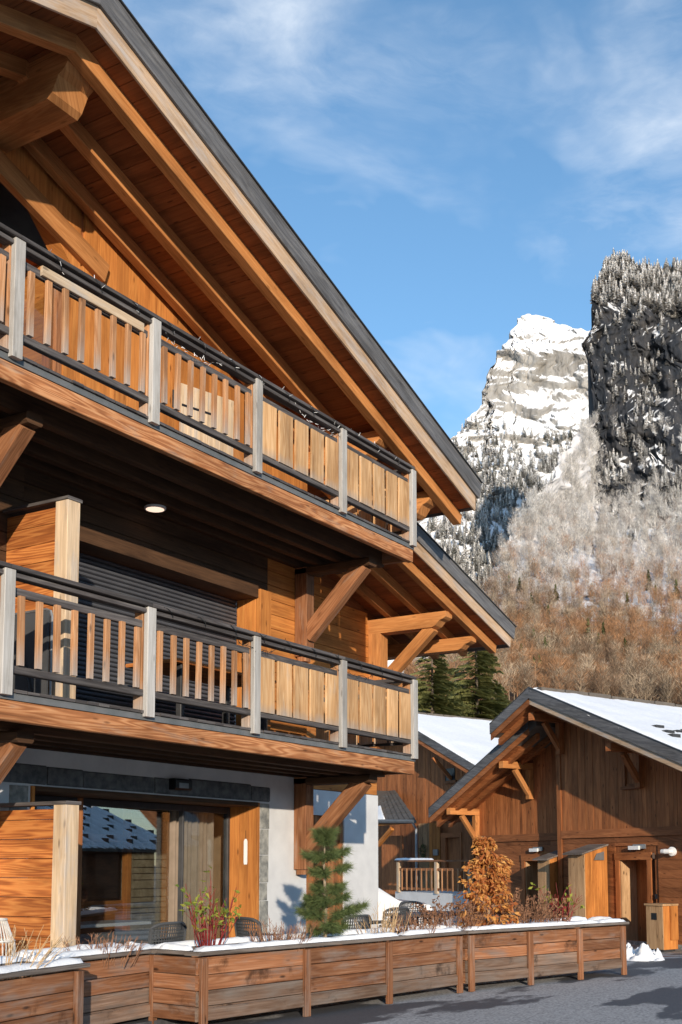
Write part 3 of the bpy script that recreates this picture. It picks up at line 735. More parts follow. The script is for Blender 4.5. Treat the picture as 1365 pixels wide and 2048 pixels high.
# ================================================================== planters along the road
PT = 1.0        # top of the boards
def planter(a, b, depth, posts, label, seed, legs=True, left_side=True):
    """a, b: front edge ends (x, y) seen from the road; posts: fractions along the front"""
    a, b = Vector((*a, 0)), Vector((*b, 0)); d = (b - a).normalized(); L = (b - a).length; nin = Vector((-d.y, d.x, 0))
    p = empty('planter', (a + b) / 2 + Vector((0, 0, GR)), label, 'planter', 'plank planters along the road')
    zs = [GR + .09, GR + .225, GR + .365, GR + .505, PT - .035]
    segs = list(zip(posts[:-1], posts[1:]))
    for q in range(4):
        for s0, s1 in segs:
            A = a + d * (s0 * L + .004); B = a + d * (s1 * L - .004); zc = (zs[q] + zs[q + 1]) / 2
            off = nin * random.uniform(.016, .024)
            prism('board', p, A + off + Vector((0, 0, zc)), B + off + Vector((0, 0, zc)), .03, zs[q + 1] - zs[q] - random.uniform(.004, .009), 'planter_wood' if q > 1 or random.random() < .3 else 'planter_grey', ch=.004)
    for q in range(4):                      # the ends and the back
        zc = (zs[q] + zs[q + 1]) / 2; h = zs[q + 1] - zs[q] - .006
        for e in (a + d * .02, b - d * .02):
            prism('board', p, e + nin * .04 + Vector((0, 0, zc)), e + nin * depth + Vector((0, 0, zc)), .03, h, 'planter_wood', ch=.004)
        prism('board', p, a + nin * (depth - .02) + d * .045 + Vector((0, 0, zc)), b + nin * (depth - .02) - d * .045 + Vector((0, 0, zc)), .03, h, 'planter_wood', ch=.004)
    for i_, s in enumerate(posts):
        c = a + d * min(max(s * L, .05), L - .05)
        o_ = prism('post', p, c - nin * .022 + Vector((0, 0, GR + .005)), c - nin * .022 + Vector((0, 0, PT - .04)), .085, .045, 'planter_wood', up=nin, ch=.006)
    # foot rail
    prism('foot_rail', p, a + d * .02 - nin * .012 + Vector((0, 0, GR + .155)), b - d * .02 - nin * .012 + Vector((0, 0, GR + .155)), .02, .11, 'planter_grey', ch=.004)
    # cap boards
    cap = prism('cap_board', p, a - d * .05 + nin * .035 + Vector((0, 0, PT)), b + d * .05 + nin * .035 + Vector((0, 0, PT)), .19, .035, 'cap_wood', ch=.006)
    prism('cap_board', p, a - d * .05 + nin * (depth - .035) + Vector((0, 0, PT)), b + d * .05 + nin * (depth - .035) + Vector((0, 0, PT)), .15, .035, 'cap_wood', ch=.006)
    for e in (a + d * .035, b - d * .035):
        prism('cap_board', p, e + nin * .135 + Vector((0, 0, PT + .001)), e + nin * (depth - .115) + Vector((0, 0, PT + .001)), .15, .035, 'cap_wood', ch=.006)
    V = [a + d * .05 + nin * .05, b - d * .05 + nin * .05, b - d * .05 + nin * (depth - .05), a + d * .05 + nin * (depth - .05)]
    make('soil', [(v.x, v.y, PT - .11) for v in V], [(0, 1, 2, 3)], 'soil', p)
    # snow lying on the caps, broken where it has melted
    st = random.Random(seed); s0 = 0.0
    while s0 < L:
        ln = st.uniform(1.6, 3.2); s1 = min(s0 + ln, L + .03)
        if L - s1 < .5: s1 = L + .04
        A, B = s0 - .03, s1
        def fn(u, v, A=A, B=B): 
            q = a + d * (A + (B - A) * u) + nin * (-.045 + .165 * v + .012 * math.sin(9 * u + seed)); return (q.x, q.y, PT + .0185)
        snow_sheet('snow_strip', p, fn, max(12, int((B - A) * 14)), 7, .042, seed + int(s0 * 10), rough=.02, scale=5.0)
        s0 = s1 + st.uniform(.03, .09)
    def fb(u, v):
        q = a + d * (-.03 + (L + .06) * u) + nin * (depth - .10 + .14 * v); return (q.x, q.y, PT + .0185)
    snow_sheet('snow_strip', p, fb, int(L * 12), 6, .05, seed + 5, scale=5.0)
    for e in (a + d * .035, b - d * .035):
        def fe(u, v, e=e):
            q = e + nin * (.12 + (depth - .22) * u) + d * (-.06 + .12 * v); return (q.x, q.y, PT + .020)
        snow_sheet('snow_strip', p, fe, 12, 6, .05, seed + 8, scale=5.0)
    return p
planter((3.6, 6.30), (7.02, 6.86), .60, [0, .3, .62, 1.0], 'plank planter at the left edge with bare twigs and a snowy cap', 3)
planter((7.12, 7.33), (8.62, 7.47), .42, [0, 1.0], 'short set back plank planter below the ground floor privacy screen', 11)
planter((8.47, 6.83), (12.74, 6.33), .62, [0, .345, .665, 1.0], 'long weathered plank planter holding the small pine', 23)
planter((12.86, 6.30), (16.0, 5.45), .66, [0, .36, .68, 1.0], 'curved end plank planter holding the orange leaved sapling', 37)

# ================================================================== plants in the planters
def leaf_quad(p, dirv, nrm, ln, wd, fold=0.25):
    dirv = dirv.normalized(); s = dirv.cross(nrm).normalized(); nrm = s.cross(dirv)
    pts = [p, p + dirv * ln * .45 + s * wd * .5 + nrm * fold * wd, p + dirv * ln, p + dirv * ln * .45 - s * wd * .5 + nrm * fold * wd, p + dirv * ln * .5]
    return pts, [(0, 1, 4), (1, 2, 4), (2, 3, 4), (3, 0, 4)]
def rv(r): return Vector((r.gauss(0, 1), r.gauss(0, 1), r.gauss(0, 1))).normalized()

# small pine
r = random.Random(5)
pb = Vector((10.62, 6.86, PT - .11)); H_ = 1.34
pine = empty('pine_tree', pb, 'small green pine growing in the planter before the white wall', 'tree')
make('trunk', *tube([pb, pb + Vector((.01, 0, .5)), pb + Vector((-.01, .01, .9)), pb + Vector((0, 0, H_ - .1))], [.022, .019, .013, .006], 7), 'pale_bark', pine)
br = MB(); nd = MB()
def needles(c, d, n_, ln):
    for _ in range(n_):
        t = (rv(r) * 1.1 + d * .8).normalized(); p0 = c + rv(r) * .012; s = t.orthogonal().normalized() * .0032; q = s.cross(t)
        tip = p0 + t * ln * r.uniform(.7, 1.1); tn = min(max(.5 + t.z * .35 + r.uniform(-.3, .3), 0), 1)
        nd.add(([p0 - s, p0 + s, tip], [(0, 1, 2)]), tn); 
def twig(p, d, ln):
    e = p + d * ln; br.add(tube([p, p + d * ln * .5 + Vector((0, 0, -.01)), e], [.007, .006, .004], 4))
    m_ = max(3, int(ln / .03))
    for i in range(m_): needles(p + d * ln * (.3 + .7 * i / (m_ - 1)), d, 36, .125)
    needles(e, d, 60, .09)
for zh, n_, ln, up in ((.16, 5, .30, .15), (.30, 6, .44, .2), (.42, 6, .42, .35), (.56, 5, .34, .5), (.80, 4, .24, .15), (.92, 5, .25, .3), (1.08, 4, .17, .6), (1.16, 4, .12, .9)):
    a0 = r.uniform(0, 6)
    for i in range(n_):
        if r.random() < .30: continue
        a = a0 + i * 2 * math.pi / n_ + r.uniform(-.35, .35); l = ln * .72 * r.uniform(.5, 1.3)
        d = Vector((math.cos(a), math.sin(a), up + .25 + r.uniform(-.15, .15))).normalized(); st = pb + Vector((0, 0, zh + r.uniform(-.03, .03)))
        twig(st + d * .03, d, l)
        for s_ in (-1, 1):
            d2 = (d + Vector((-d.y, d.x, .1)) * s_ * r.uniform(.5, .9)).normalized(); twig(st + d * l * r.uniform(.45, .6), d2, l * .42)
needles(pb + Vector((0, 0, H_ - .08)), Vector((0, 0, 1)), 150, .10); needles(pb + Vector((0, 0, H_ - .16)), Vector((0, 0, 1)), 120, .09)
br.build('branch', 'bark', pine); nd.build('crown', 'pine_needles', pine)

# orange leaved sapling
r = random.Random(8)
bb = Vector((13.75, 6.42, PT - .11))
bee = empty('beech_sapling', bb, 'sapling with dry orange leaves in the far planter', 'tree')
BH = 1.28
make('trunk', *tube([bb, bb + Vector((.0, .01, .6)), bb + Vector((.02, 0, BH - .1))], [.016, .012, .005], 6), 'pale_bark', bee)
tw = MB(); lv = MB()
for i in range(95):
    z = r.uniform(.10, BH - .05); a = r.uniform(0, 2 * math.pi); rad = (.31 * (1 - (z / BH) ** 1.8) + .09) * r.uniform(.65, 1.1)
    d = Vector((math.cos(a), math.sin(a), r.uniform(.05, .45))); s0 = bb + Vector((0, 0, z)); e = s0 + d * rad
    tw.add(tube([s0, s0 + d * rad * .5 + Vector((0, 0, .02)), e], [.004, .003, .002], 3))
    for j in range(26):
        t = r.uniform(.15, 1.05); p = s0 + d * rad * t + rv(r) * .035
        dl = (d * .5 + rv(r) * .7 + Vector((0, 0, -.75))).normalized()
        lv.add(leaf_quad(p, dl, rv(r), r.uniform(.055, .095), r.uniform(.03, .052), .35), r.random() ** 1.3)
tw.build('branch', 'bark', bee); lv.build('leaves', 'beech_leaves', bee)

def dogwood(x, y, h, n_, label, seed, leaves):
    r = random.Random(seed); b_ = Vector((x, y, PT - .11)); o = empty('dogwood_shrub', b_, label, 'shrub', 'red stemmed shrubs')
    st = MB(); lf = MB()
    for i in range(n_):
        a = r.uniform(0, 2 * math.pi); sp = r.uniform(.05, .5); l = h * r.uniform(.6, 1.05); d = Vector((math.cos(a) * sp, math.sin(a) * sp, 1)).normalized()
        p0 = b_ + Vector((math.cos(a), math.sin(a), 0)) * r.uniform(.0, .07); mid = p0 + d * l * .5 + rv(r) * .03; e = p0 + d * l + rv(r) * .05
        st.add(tube([p0, mid, e], [.006, .0045, .0025], 4))
        for j in range(3):
            t = r.uniform(.4, .95); q = p0 + (e - p0) * t; e2 = q + (d + rv(r) * .6).normalized() * r.uniform(.08, .2); st.add(tube([q, e2], [.003, .002], 3))
            if r.random() < leaves:
                for k_ in range(r.randint(1, 3)):
                    dl = (rv(r) * .6 + Vector((0, 0, -.3)) + d * .4).normalized(); lf.add(leaf_quad(e2 + rv(r) * .02, dl, rv(r), r.uniform(.05, .09), r.uniform(.025, .04)), r.random())
    st.build('stems', 'red_stem', o); lf.build('leaves', 'green_leaves', o)
dogwood(8.98, 7.12, .72, 26, 'red stemmed shrub with yellow green leaves in front of the big window', 4, .95)
dogwood(15.02, 5.98, .62, 22, 'red stemmed shrub at the far end of the planter row', 6, .30)

def twigs(x, y, h, rad, n_, label, seed, mat='brown_stem', spread=.5, tufts=False):
    r = random.Random(seed); b_ = Vector((x, y, PT - .11)); o = empty('bare_shrub', b_, label, 'shrub', 'bare winter shrubs in the planters')
    st = MB()
    for i in range(n_):
        a = r.uniform(0, 2 * math.pi); q = rad * math.sqrt(r.random()); p0 = b_ + Vector((math.cos(a) * q, math.sin(a) * q, 0))
        d = Vector((math.cos(a) * spread * q / rad + r.gauss(0, .1), math.sin(a) * spread * q / rad + r.gauss(0, .1), 1)).normalized(); l = h * r.uniform(.55, 1.05)
        e = p0 + d * l; m_ = p0 + d * l * .5 + rv(r) * .02; st.add(tube([p0, m_, e], [.0045, .0035, .002], 3))
        for j in range(3):
            t = r.uniform(.45, .95); s_ = p0 + (e - p0) * t; st.add(tube([s_, s_ + (d + rv(r) * .7).normalized() * h * r.uniform(.1, .25)], [.0025, .0015], 3))
        if tufts:
            for j in range(4): st.add((lambda P: ([P, P + rv(r) * .03, P + rv(r) * .03, P + rv(r) * .03], [(0, 1, 2), (0, 2, 3), (1, 2, 3)]))(e + rv(r) * .03))
    st.build('stems', mat, o)
twigs(6.30, 6.95, .50, .16, 30, 'bare grey twigs beside the wicker lantern', 41, 'straw_stem', .9)
twigs(8.05, 7.62, .28, .30, 75, 'low clipped brown twigs under the privacy screen', 42)
twigs(9.92, 6.95, .36, .26, 80, 'reddish brown twig clump left of the small pine', 43)
twigs(11.55, 6.72, .48, .22, 26, 'tall straw coloured stalks right of the small pine', 44, 'straw_stem', .35)
twigs(12.15, 6.66, .36, .22, 70, 'reddish brown twig clump right of the straw coloured stalks', 45)
twigs(13.05, 6.55, .50, .24, 90, 'dense brown bush left of the orange leaved sapling', 46, 'brown_stem', .8, True)
twigs(14.28, 6.22, .56, .20, 80, 'tallest bare bush right of the orange leaved sapling', 47, 'brown_stem', .6, True)
twigs(14.66, 6.10, .38, .22, 70, 'low brown bush between the bare bush and the red stems', 48, 'brown_stem', .7, True)

# ================================================================== terrace furniture
def chair(x, y, rz, label):
    o = empty('garden_chair', (x, y, .36), label, 'chair', 'dark grey garden chairs on the terrace'); w0 = Vector((x, y, .36))
    def P(p): return w0 + Vector(p)
    for sx in (-1, 1):
        for sy, top in ((-1, .62), (1, .62)):
            make('leg', *tube([P((sx * .24, sy * .22, 0)), P((sx * .23, sy * .19, .3)), P((sx * .25, sy * .17, top))], [.022, .022, .02], 6), 'plastic_grey', o)
        make('armrest', *tube([P((sx * .26, -.22, .62)), P((sx * .27, 0, .645)), P((sx * .25, .22, .66))], [.025, .028, .024], 6), 'plastic_grey', o)
    st = box('seat', o, x - .23, x + .23, y - .22, y + .2, .36 + .40, .36 + .43, 'plastic_grey', ch=.01)
    bk = MB(); fr = []
    for i in range(13):
        t = i / 12; s_ = -1 + 2 * t
        fr.append(P((s_ * .25 * (1 if abs(s_) < .8 else .98), .20 + .07 * (1 - s_ * s_) + .04, .84 - .05 * abs(s_) ** 4)))
    fo = make('back_frame', *tube([P((-.235, .19, .42))] + fr + [P((.235, .19, .42))], .02, 6), 'plastic_grey', o)
    for i in range(17):                      # perforated back: woven lattice
        s_ = -1 + 2 * i / 16; b_ = P((s_ * .23, .19 + .05 * (1 - s_ * s_), .45)); t_ = P((s_ * .245, .24 + .07 * (1 - s_ * s_), .83 - .05 * abs(s_) ** 4)); bk.add(tube([b_, t_], .0075, 4, False))
    for j in range(11):
        h = j / 10; row = []
        for i in range(9):
            s_ = -1 + 2 * i / 8; row.append(P((s_ * (.23 + .015 * h), .19 + .05 * h + (.05 + .02 * h) * (1 - s_ * s_), .45 + .36 * h)))
        bk.add(tube(row, .0075, 4, False))
    bk.build('back_lattice', 'plastic_grey', o)
    o.rotation_euler.z = rz
    return o
chair(9.50, 8.28, R(175), 'grey mesh back chair in front of the big window')
chair(11.05, 7.95, R(70), 'grey chair seen edge on between the twig clump and the white wall')
chair(12.05, 7.55, R(170), 'grey chair mostly hidden behind the small pine')
chair(14.45, 8.35, R(165), 'grey mesh back chair left of the terrace table behind straw stalks')
chair(16.55, 7.62, R(-150), 'grey mesh back chair right of the terrace table')
chair(16.75, 9.0, R(-20), 'grey chair on the far side of the terrace table')
tb = empty('garden_table', (15.65, 8.2, .36), 'dark grey garden table between the mesh back chairs', 'table')
box('table_top', tb, 14.95, 16.3, 7.75, 8.65, 1.06, 1.095, 'plastic_grey', ch=.012)
for sx in (15.05, 16.2):
    for sy in (7.85, 8.55): box('leg', tb, sx - .03, sx + .03, sy - .03, sy + .03, .36, 1.058, 'plastic_grey', 'z', ch=.008)
# wicker lantern
wl = empty('wicker_lantern', (6.95, 7.80, .36), 'white wicker lantern standing left of the lower privacy screen', 'lantern')
wk = MB(); c0 = Vector((6.95, 7.80, .36))
def wr(h): return .20 * (1 - .15 * (2 * h - .7) ** 2) * (1 if h < .8 else 1 - (h - .8) * 1.6)
for i in range(34):
    a = 2 * math.pi * i / 34; wk.add(tube([c0 + Vector((wr(h) * math.cos(a), wr(h) * math.sin(a), h * .98)) for h in (0, .2, .4, .6, .8, .9, 1.0)], .006, 4))
wk.build('wicker_ribs', 'wicker', wl)
for h in (.02, .35, .62, .82, 1.0):
    ring = [c0 + Vector((wr(h) * 1.03 * math.cos(2 * math.pi * i / 24), wr(h) * 1.03 * math.sin(2 * math.pi * i / 24), h * .98)) for i in range(25)]
    make('wicker_ring', *tube(ring, .012, 5), 'wicker', wl)
# things on the first floor balcony
ft = empty('folded_table', (7.4, 8.5, dk1), 'grey folded table with rounded metal frame on the lower balcony', 'table')
P_ = []
for i in range(6): a = i / 5 * math.pi / 2; P_.append((7.98, 8.24 + .09 - .09 * math.cos(math.pi / 2 - a) if 0 else 8.24 + .09 * (1 - math.sin(a)), dk1 + .98 - .09 * (1 - math.cos(a)) if 0 else dk1 + .89 + .09 * math.cos(math.pi / 2 - a)))
box('table_leaf', ft, 7.93, 7.955, 8.28, 8.98, dk1 + .12, dk1 + .96, 'plastic_grey', 'y', ch=.01)
fr = [(7.965, 8.99, dk1 + .98), (7.965, 8.34, dk1 + .98), (7.965, 8.28, dk1 + .955), (7.965, 8.26, dk1 + .90), (7.965, 8.26, dk1 + .10)]
make('frame', *tube(fr, .014, 6), 'zinc', ft)
make('leg', *tube([(7.90, 8.66, dk1 + .75), (7.90, 8.40, dk1 + .01)], .014, 6), 'dark_metal', ft)
make('leg', *tube([(7.90, 8.95, dk1 + .75), (7.90, 8.80, dk1 + .01)], .014, 6), 'dark_metal', ft)
bt = empty('balcony_table', (10.7, 8.6, dk1), 'wooden table behind the balusters of the lower balcony', 'table')
box('table_top', bt, 9.75, 11.6, 8.2, 8.95, dk1 + .72, dk1 + .76, 'screen_wood', ch=.01)
for sx in (9.9, 11.45):
    for sy in (8.28, 8.85): box('leg', bt, sx - .035, sx + .035, sy - .035, sy + .035, dk1 + .002, dk1 + .718, 'dark_metal', 'z')

# string lights wound along the handrails
def string_lights(x0, x1, z, label, seed):
    r = random.Random(seed); o = empty('string_light', ((x0 + x1) / 2, YR, z), label, 'string light', 'dark string lights on the handrails')
    pts = []; x = x0; k_ = 0
    while x < x1:
        t = k_ * .55; pts.append(Vector((x, YR - .005 + .10 * math.cos(t), z - .02 + .052 * math.sin(t)))); x += .045; k_ += 1
    make('wire', *tube(pts, .004, 3), 'wire', o)
    bulbs = MB()
    for i in range(0, len(pts), 2):
        p = pts[i]; bulbs.add(tube([p, p + (rv(r) + Vector((0, -.6, .3))).normalized() * .045], [.004, .002], 3))
    # a slack loop hanging under the rail
    for s0 in [x0 + (x1 - x0) * f for f in (.25, .6)]:
        ln = r.uniform(.8, 1.4); loop = [Vector((s0 + ln * u, YR - .05 + .02 * math.sin(9 * u), z - .06 - .42 * (u * (1 - u)) + .012 * math.sin(23 * u))) for u in [i / 22 for i in range(23)]]
        make('wire', *tube(loop, .003, 3), 'wire', o)
        for p in loop: bulbs.add(tube([p, p + rv(r) * .04], [.004, .002], 3))
    tag(bulbs.build('bulbs', 'plastic_white' if seed == 1 else 'wire', o), kind='stuff')
string_lights(6.9, 13.7, dk2 + 1.02, 'string lights wound round the upper balcony handrail', 1)
string_lights(8.5, 13.75, dk1 + 1.02, 'string lights wound round the lower balcony handrail', 2)

# ================================================================== the timber house on the right
UU = -Vector((math.cos(YAW + R(27)), math.sin(YAW + R(27)), 0))      # along its front, towards the right
VV = Vector((math.cos(YAW - R(53)), math.sin(YAW - R(53)), 0))       # along its ridge, away from us
ZV = Vector((0, 0, 1))
class Frame:
    def __init__(s, org): s.o = Vector(org)
    def p(s, a, o, z): return s.o + UU * a + VV * o + ZV * z
    def at(s, x, y, o):                                              # photo point on the plane at depth o -> (a, z)
        nrm = UU.cross(ZV); d = ray(x, y); t = (s.o + VV * o - CAM).dot(nrm) / d.dot(nrm); q = CAM + d * t - s.o
        den = UU.x * VV.y - UU.y * VV.x; return ((q.x * VV.y - q.y * VV.x) / den, q.z)
    def box(s, name, par, a0, a1, o0, o1, z0, z1, mat, g='z'):
        P = [s.p(a0, o0, z0), s.p(a1, o0, z0), s.p(a1, o1, z0), s.p(a0, o1, z0)]
        return slab(name, par, P, ZV * (z1 - z0), mat, g={'z': ZV, 'a': UU, 'o': VV}[g])
    def poly(s, name, par, pts, o0, o1, mat, g='z'):                 # pts (a, z) in the front plane, extruded back
        return slab(name, par, [s.p(a, o0, z) for a, z in pts], VV * (o1 - o0), mat, g={'z': ZV, 'a': UU, 'o': VV}[g])
    def bar(s, name, par, q0, q1, w, h, mat, ch=.005):
        return prism(name, par, s.p(*q0), s.p(*q1), w, h, mat, ch=ch)
    def boards(s, par, a0, a1, wid, z0, topf, o, mat, skip=None, name='wall_board', rnd=None):
        a = a0
        while a < a1 - .01:
            w = min(wid * random.uniform(.85, 1.2), a1 - a); zt = (topf(a), topf(a + w - .006)); j = random.uniform(0, .008)
            if skip and skip[0] - .02 < a + w / 2 < skip[1] + .02:
                s.poly(name, par, [(a, z0), (a + w - .006, z0), (a + w - .006, skip[2]), (a, skip[2])], o - j, o + .025, mat)
                s.poly(name, par, [(a, skip[3]), (a + w - .006, skip[3]), (a + w - .006, zt[1]), (a, zt[0])], o - j, o + .025, mat)
            else: s.poly(name, par, [(a, z0), (a + w - .006, z0), (a + w - .006, zt[1]), (a, zt[0])], o - j, o + .025, mat)
            a += w
    def hboards(s, par, spans, z0, z1, h, o, mat):
        z = z0
        while z < z1 - .02:
            hh = min(h, z1 - z)
            for a0, a1, lo, hi in spans:
                if z + hh > lo + .01 and z < hi - .01: s.poly('wall_plank', par, [(a0, max(z, lo)), (a1, max(z, lo)), (a1, min(z + hh - .006, hi)), (a0, min(z + hh - .006, hi))], o - random.uniform(0, .004), o + .025, mat, 'a')
            z += h

G0 = onZ(1262, 1890, 0.0)
H1 = Frame((G0.x, G0.y, 0))
house = empty('timber_house', H1.p(0, 0, 0), 'brown timber house with snowy roof on the right', 'house')
AP, ZP = -2.17, 6.02                     # apex of the front verge
sR, sL = .388, .43
OV = -1.3                                # verge in front of the wall
A_R = 6.2                                # right end
def rt(a): return ZP - (sR * (a - AP) if a > AP else sL * (AP - a))       # top of the grey verge board
def so1(a): return rt(a) - .36                                            # soffit
wl1 = H1.poly('front_wall', house, [(-2.50, 2.2), (A_R - .8, 2.2), (A_R - .8, so1(A_R - .8)), (AP, so1(AP)), (-2.50, so1(-2.5))], .03, .4, 'shed_dark')
H1.poly('front_wall', house, [(-2.50, 0), (-.33, 0), (-.33, 2.2), (-2.5, 2.2)], .03, .4, 'shed_dark')
H1.poly('front_wall', house, [(.84, 0), (A_R - .8, 0), (A_R - .8, 2.2), (.84, 2.2)], .03, .4, 'shed_dark')
H1.poly('front_wall', house, [(-.33, 2.06), (.84, 2.06), (.84, 2.2), (-.33, 2.2)], .03, .4, 'shed_dark')
wl2 = H1.poly('left_wall', house, [(-6.95, 2.2), (-2.502, 2.2), (-2.502, so1(-2.5) - .05), (-6.95, so1(-6.95) - .2)], .53, .9, 'shed_dark')
H1.poly('left_wall', house, [(-6.95, 0), (-4.6, 0), (-4.6, 2.2), (-6.95, 2.2)], .53, .9, 'shed_dark')
H1.poly('left_wall', house, [(-3.55, 0), (-2.502, 0), (-2.502, 2.2), (-3.55, 2.2)], .53, .9, 'shed_dark')
H1.box('corner_wall', house, -2.55, -2.49, .03, .53, 0, so1(-2.6) - .03, 'shed_board')
H1.boards(wl1, -2.40, A_R - .8, .135, 2.62, lambda a: so1(a), .0, 'shed_board', skip=(-.05, .42, 3.62, 4.12))
H1.boards(wl2, -6.9, -2.56, .135, 2.60, lambda a: so1(a) - .1, .50, 'shed_board')
H1.box('corner_board', house, -2.56, -2.40, -.035, -.002, 0, so1(-2.5) - .02, 'shed_board')
H1.box('band_board', house, -2.395, A_R - .8, -.04, -.009, 2.43, 2.62, 'shed_dark', 'a')
H1.box('band_board', house, -6.9, -2.57, .46, .49, 2.41, 2.60, 'shed_dark', 'a')
H1.hboards(wl1, [(-2.395, -.46, 0, 3), (-.46, .97, 2.22, 3), (.97, A_R - .8, 0, 3)], .1, 2.43, .2, .0, 'shed_dark')
H1.hboards(wl2, [(-6.9, -4.72, 0, 3), (-4.72, -3.45, 2.06, 3), (-3.45, -2.56, 0, 3)], .1, 2.41, .2, .50, 'shed_dark')
# gable window
gwn = H1.box('window', house, -.03, .40, .05, .08, 3.64, 4.10, 'black')
for a0, a1, z0, z1 in ((-.10, -.03, 3.56, 4.12), (.40, .47, 3.56, 4.12)): H1.box('window_frame', gwn, a0, a1, -.03, .05, z0, z1, 'shed_dark')
H1.box('window_sill', gwn, -.16, .54, -.06, .05, 3.50, 3.57, 'shed_dark', 'a')
H1.box('pane', gwn, -.03, .40, .035, .042, 3.64, 4.10, 'glass')
# doors: recessed with a frame
def doorway(a0, a1, o, zt, parent, lit=True):
    d_ = H1.box('door', parent, a0, a1, o + .52, o + .57, 0.02, zt, 'shed_board')
    H1.box('door_jamb', d_, a0 - .035, a0, o - .01, o + .57, 0.02, zt, 'cabinet_wood', 'z')
    H1.box('door_jamb', d_, a1, a1 + .035, o - .01, o + .57, 0.02, zt, 'shed_board', 'z')
    H1.box('door_head', d_, a0 - .035, a1 + .035, o - .01, o + .57, zt, zt + .03, 'shed_board', 'a')
    H1.box('door_frame', d_, a0 - .17, a0 - .036, o - .045, o - .006, 0, zt + .001, 'shed_board', 'z')
    H1.box('door_frame', d_, a1 + .036, a1 + .17, o - .045, o - .006, 0, zt + .001, 'shed_board', 'z')
    H1.box('door_frame', d_, a0 - .19, a1 + .19, o - .05, o - .006, zt + .003, zt + .17, 'shed_board', 'a')
    return d_
d1 = doorway(-.25, .60, 0, 1.90, house); H1.box('keypad', d1, .90, .97, -.075, -.046, 1.05, 1.16, 'black')
doorway(-4.50, -3.62, .5, 1.89, house)
# lamps on the wall
for a, o, z in ((.10, 0, 2.13), (-4.25, .5, 2.13)):
    l_ = H1.box('wall_lamp', house, a, a + .34, o - .11, o - .05, z, z + .085, 'plastic_white', 'a'); H1.box('lamp_mount', l_, a + .1, a + .5, o - .05, o - .008, z + .02, z + .12, 'zinc', 'a')
q0 = H1.p(1.46, -.02, 2.08)
l_ = make('round_lamp', *tube([q0, q0 - VV * .05, q0 - VV * .06], [.10, .10, .06], 16), 'plastic_white', house)
make('lamp_head', *tube([q0 - VV * .06, q0 - VV * .14, q0 - VV * .16 - UU * .10, q0 - VV * .16 - UU * .20], [.045, .05, .055, .05], 12), 'plastic_white', l_)
# roof
def roof_part(par, a0, a1, o0, o1, f, mat='roof_metal', th=.26):
    return H1.poly('roof', par, [(a0, f(a0) - .34), (a1, f(a1) - .34), (a1, f(a1) - .34 + th), (a0, f(a0) - .34 + th)], o0, o1, mat)
rr = roof_part(house, AP, A_R, OV + .04, 9.5, rt)
roof_part(house, AP - .001, -3.80, OV + .04, 9.5, rt)
rt2 = lambda a: rt(a) - .30
roof_part(house, -2.6, -7.62, OV + .62, 9.5, rt2)
def vb(par, a0, a1, o, f, z0, z1, mat, name, th=.03):
    return H1.poly(name, par, [(a0, f(a0) + z0), (a1, f(a1) + z0), (a1, f(a1) + z1), (a0, f(a0) + z1)], o, o + th, mat, 'a')
for a0, a1, o, f in ((AP, A_R, OV, rt), (AP - .002, -3.83, OV, rt), (-2.9, -7.66, OV + .58, rt2)):
    vb(rr, a0, a1, o, f, -.25, 0, 'grey_fascia', 'weather_board')
    vb(rr, a0, a1, o + .035, f, -.40, -.10, 'light_fascia' if a1 > AP else 'shed_board', 'fascia_board')
    vb(rr, a0, a1, o + .30, f, -.50, -.352, 'shed_board', 'rafter', .12)
    vb(rr, a0, a1, o + .75, f, -.50, -.352, 'shed_board', 'rafter', .12)
    vb(rr, a0, a1, o - .01, f, .002, .02, 'dark_metal', 'edge_trim', .07)
for k_ in range(16):                      # soffit boards of the left slope
    a1 = AP - .02 - k_ * .34; a0 = a1 - .33; o0 = OV + .07 if k_ < 4 else OV + .66; f = rt if k_ < 4 else rt2
    H1.poly('soffit_board', rr, [(a0, f(a0) - .352), (a1, f(a1) - .352), (a1, f(a1) - .343), (a0, f(a0) - .343)], o0, .7, 'shed_board', 'o')
# snow on the roof
def roof_snow(par, a0, a1, o0, o1, f, seed, th=.10, nu=60, nv=70):
    def fn(u, v): q = H1.p(a0 + (a1 - a0) * u, o0 + (o1 - o0) * v, f(a0 + (a1 - a0) * u) - .06); return tuple(q)
    return snow_sheet('roof_snow', par, fn, nu, nv, th, seed, rough=.035, scale=1.3)
roof_snow(rr, AP - .05, A_R, OV + .02, 9.4, rt, 51)
roof_snow(rr, AP + .03, -3.8, OV + .02, 9.4, rt, 52)
roof_snow(rr, -3.2, -7.6, OV + .62, 9.4, rt2, 53, th=.12)
for k_ in range(11):                      # ridge tiles: an uneven dark line below the ridge snow
    H1.box('ridge_tile', rr, AP + .10, AP + .30, OV + .2 + k_ * .85, OV + .2 + k_ * .85 + .80, rt(AP + .2) - .02, rt(AP + .2) + .075 + .01 * (k_ % 3), 'roof_metal', 'o')
for a, o in ((1.0, -.05), (1.42, -.16), (1.74, -.32), (1.08, .87), (1.5, .45), (1.3, .35), (1.0, 1.9), (1.5, 1.5), (2.1, .1), (2.5, .9)):
    H1.box('snow_guard', rr, a - .10, a + .08, o, o + .28, rt(a) - .10, rt(a) + .085, 'dark_metal', 'o')
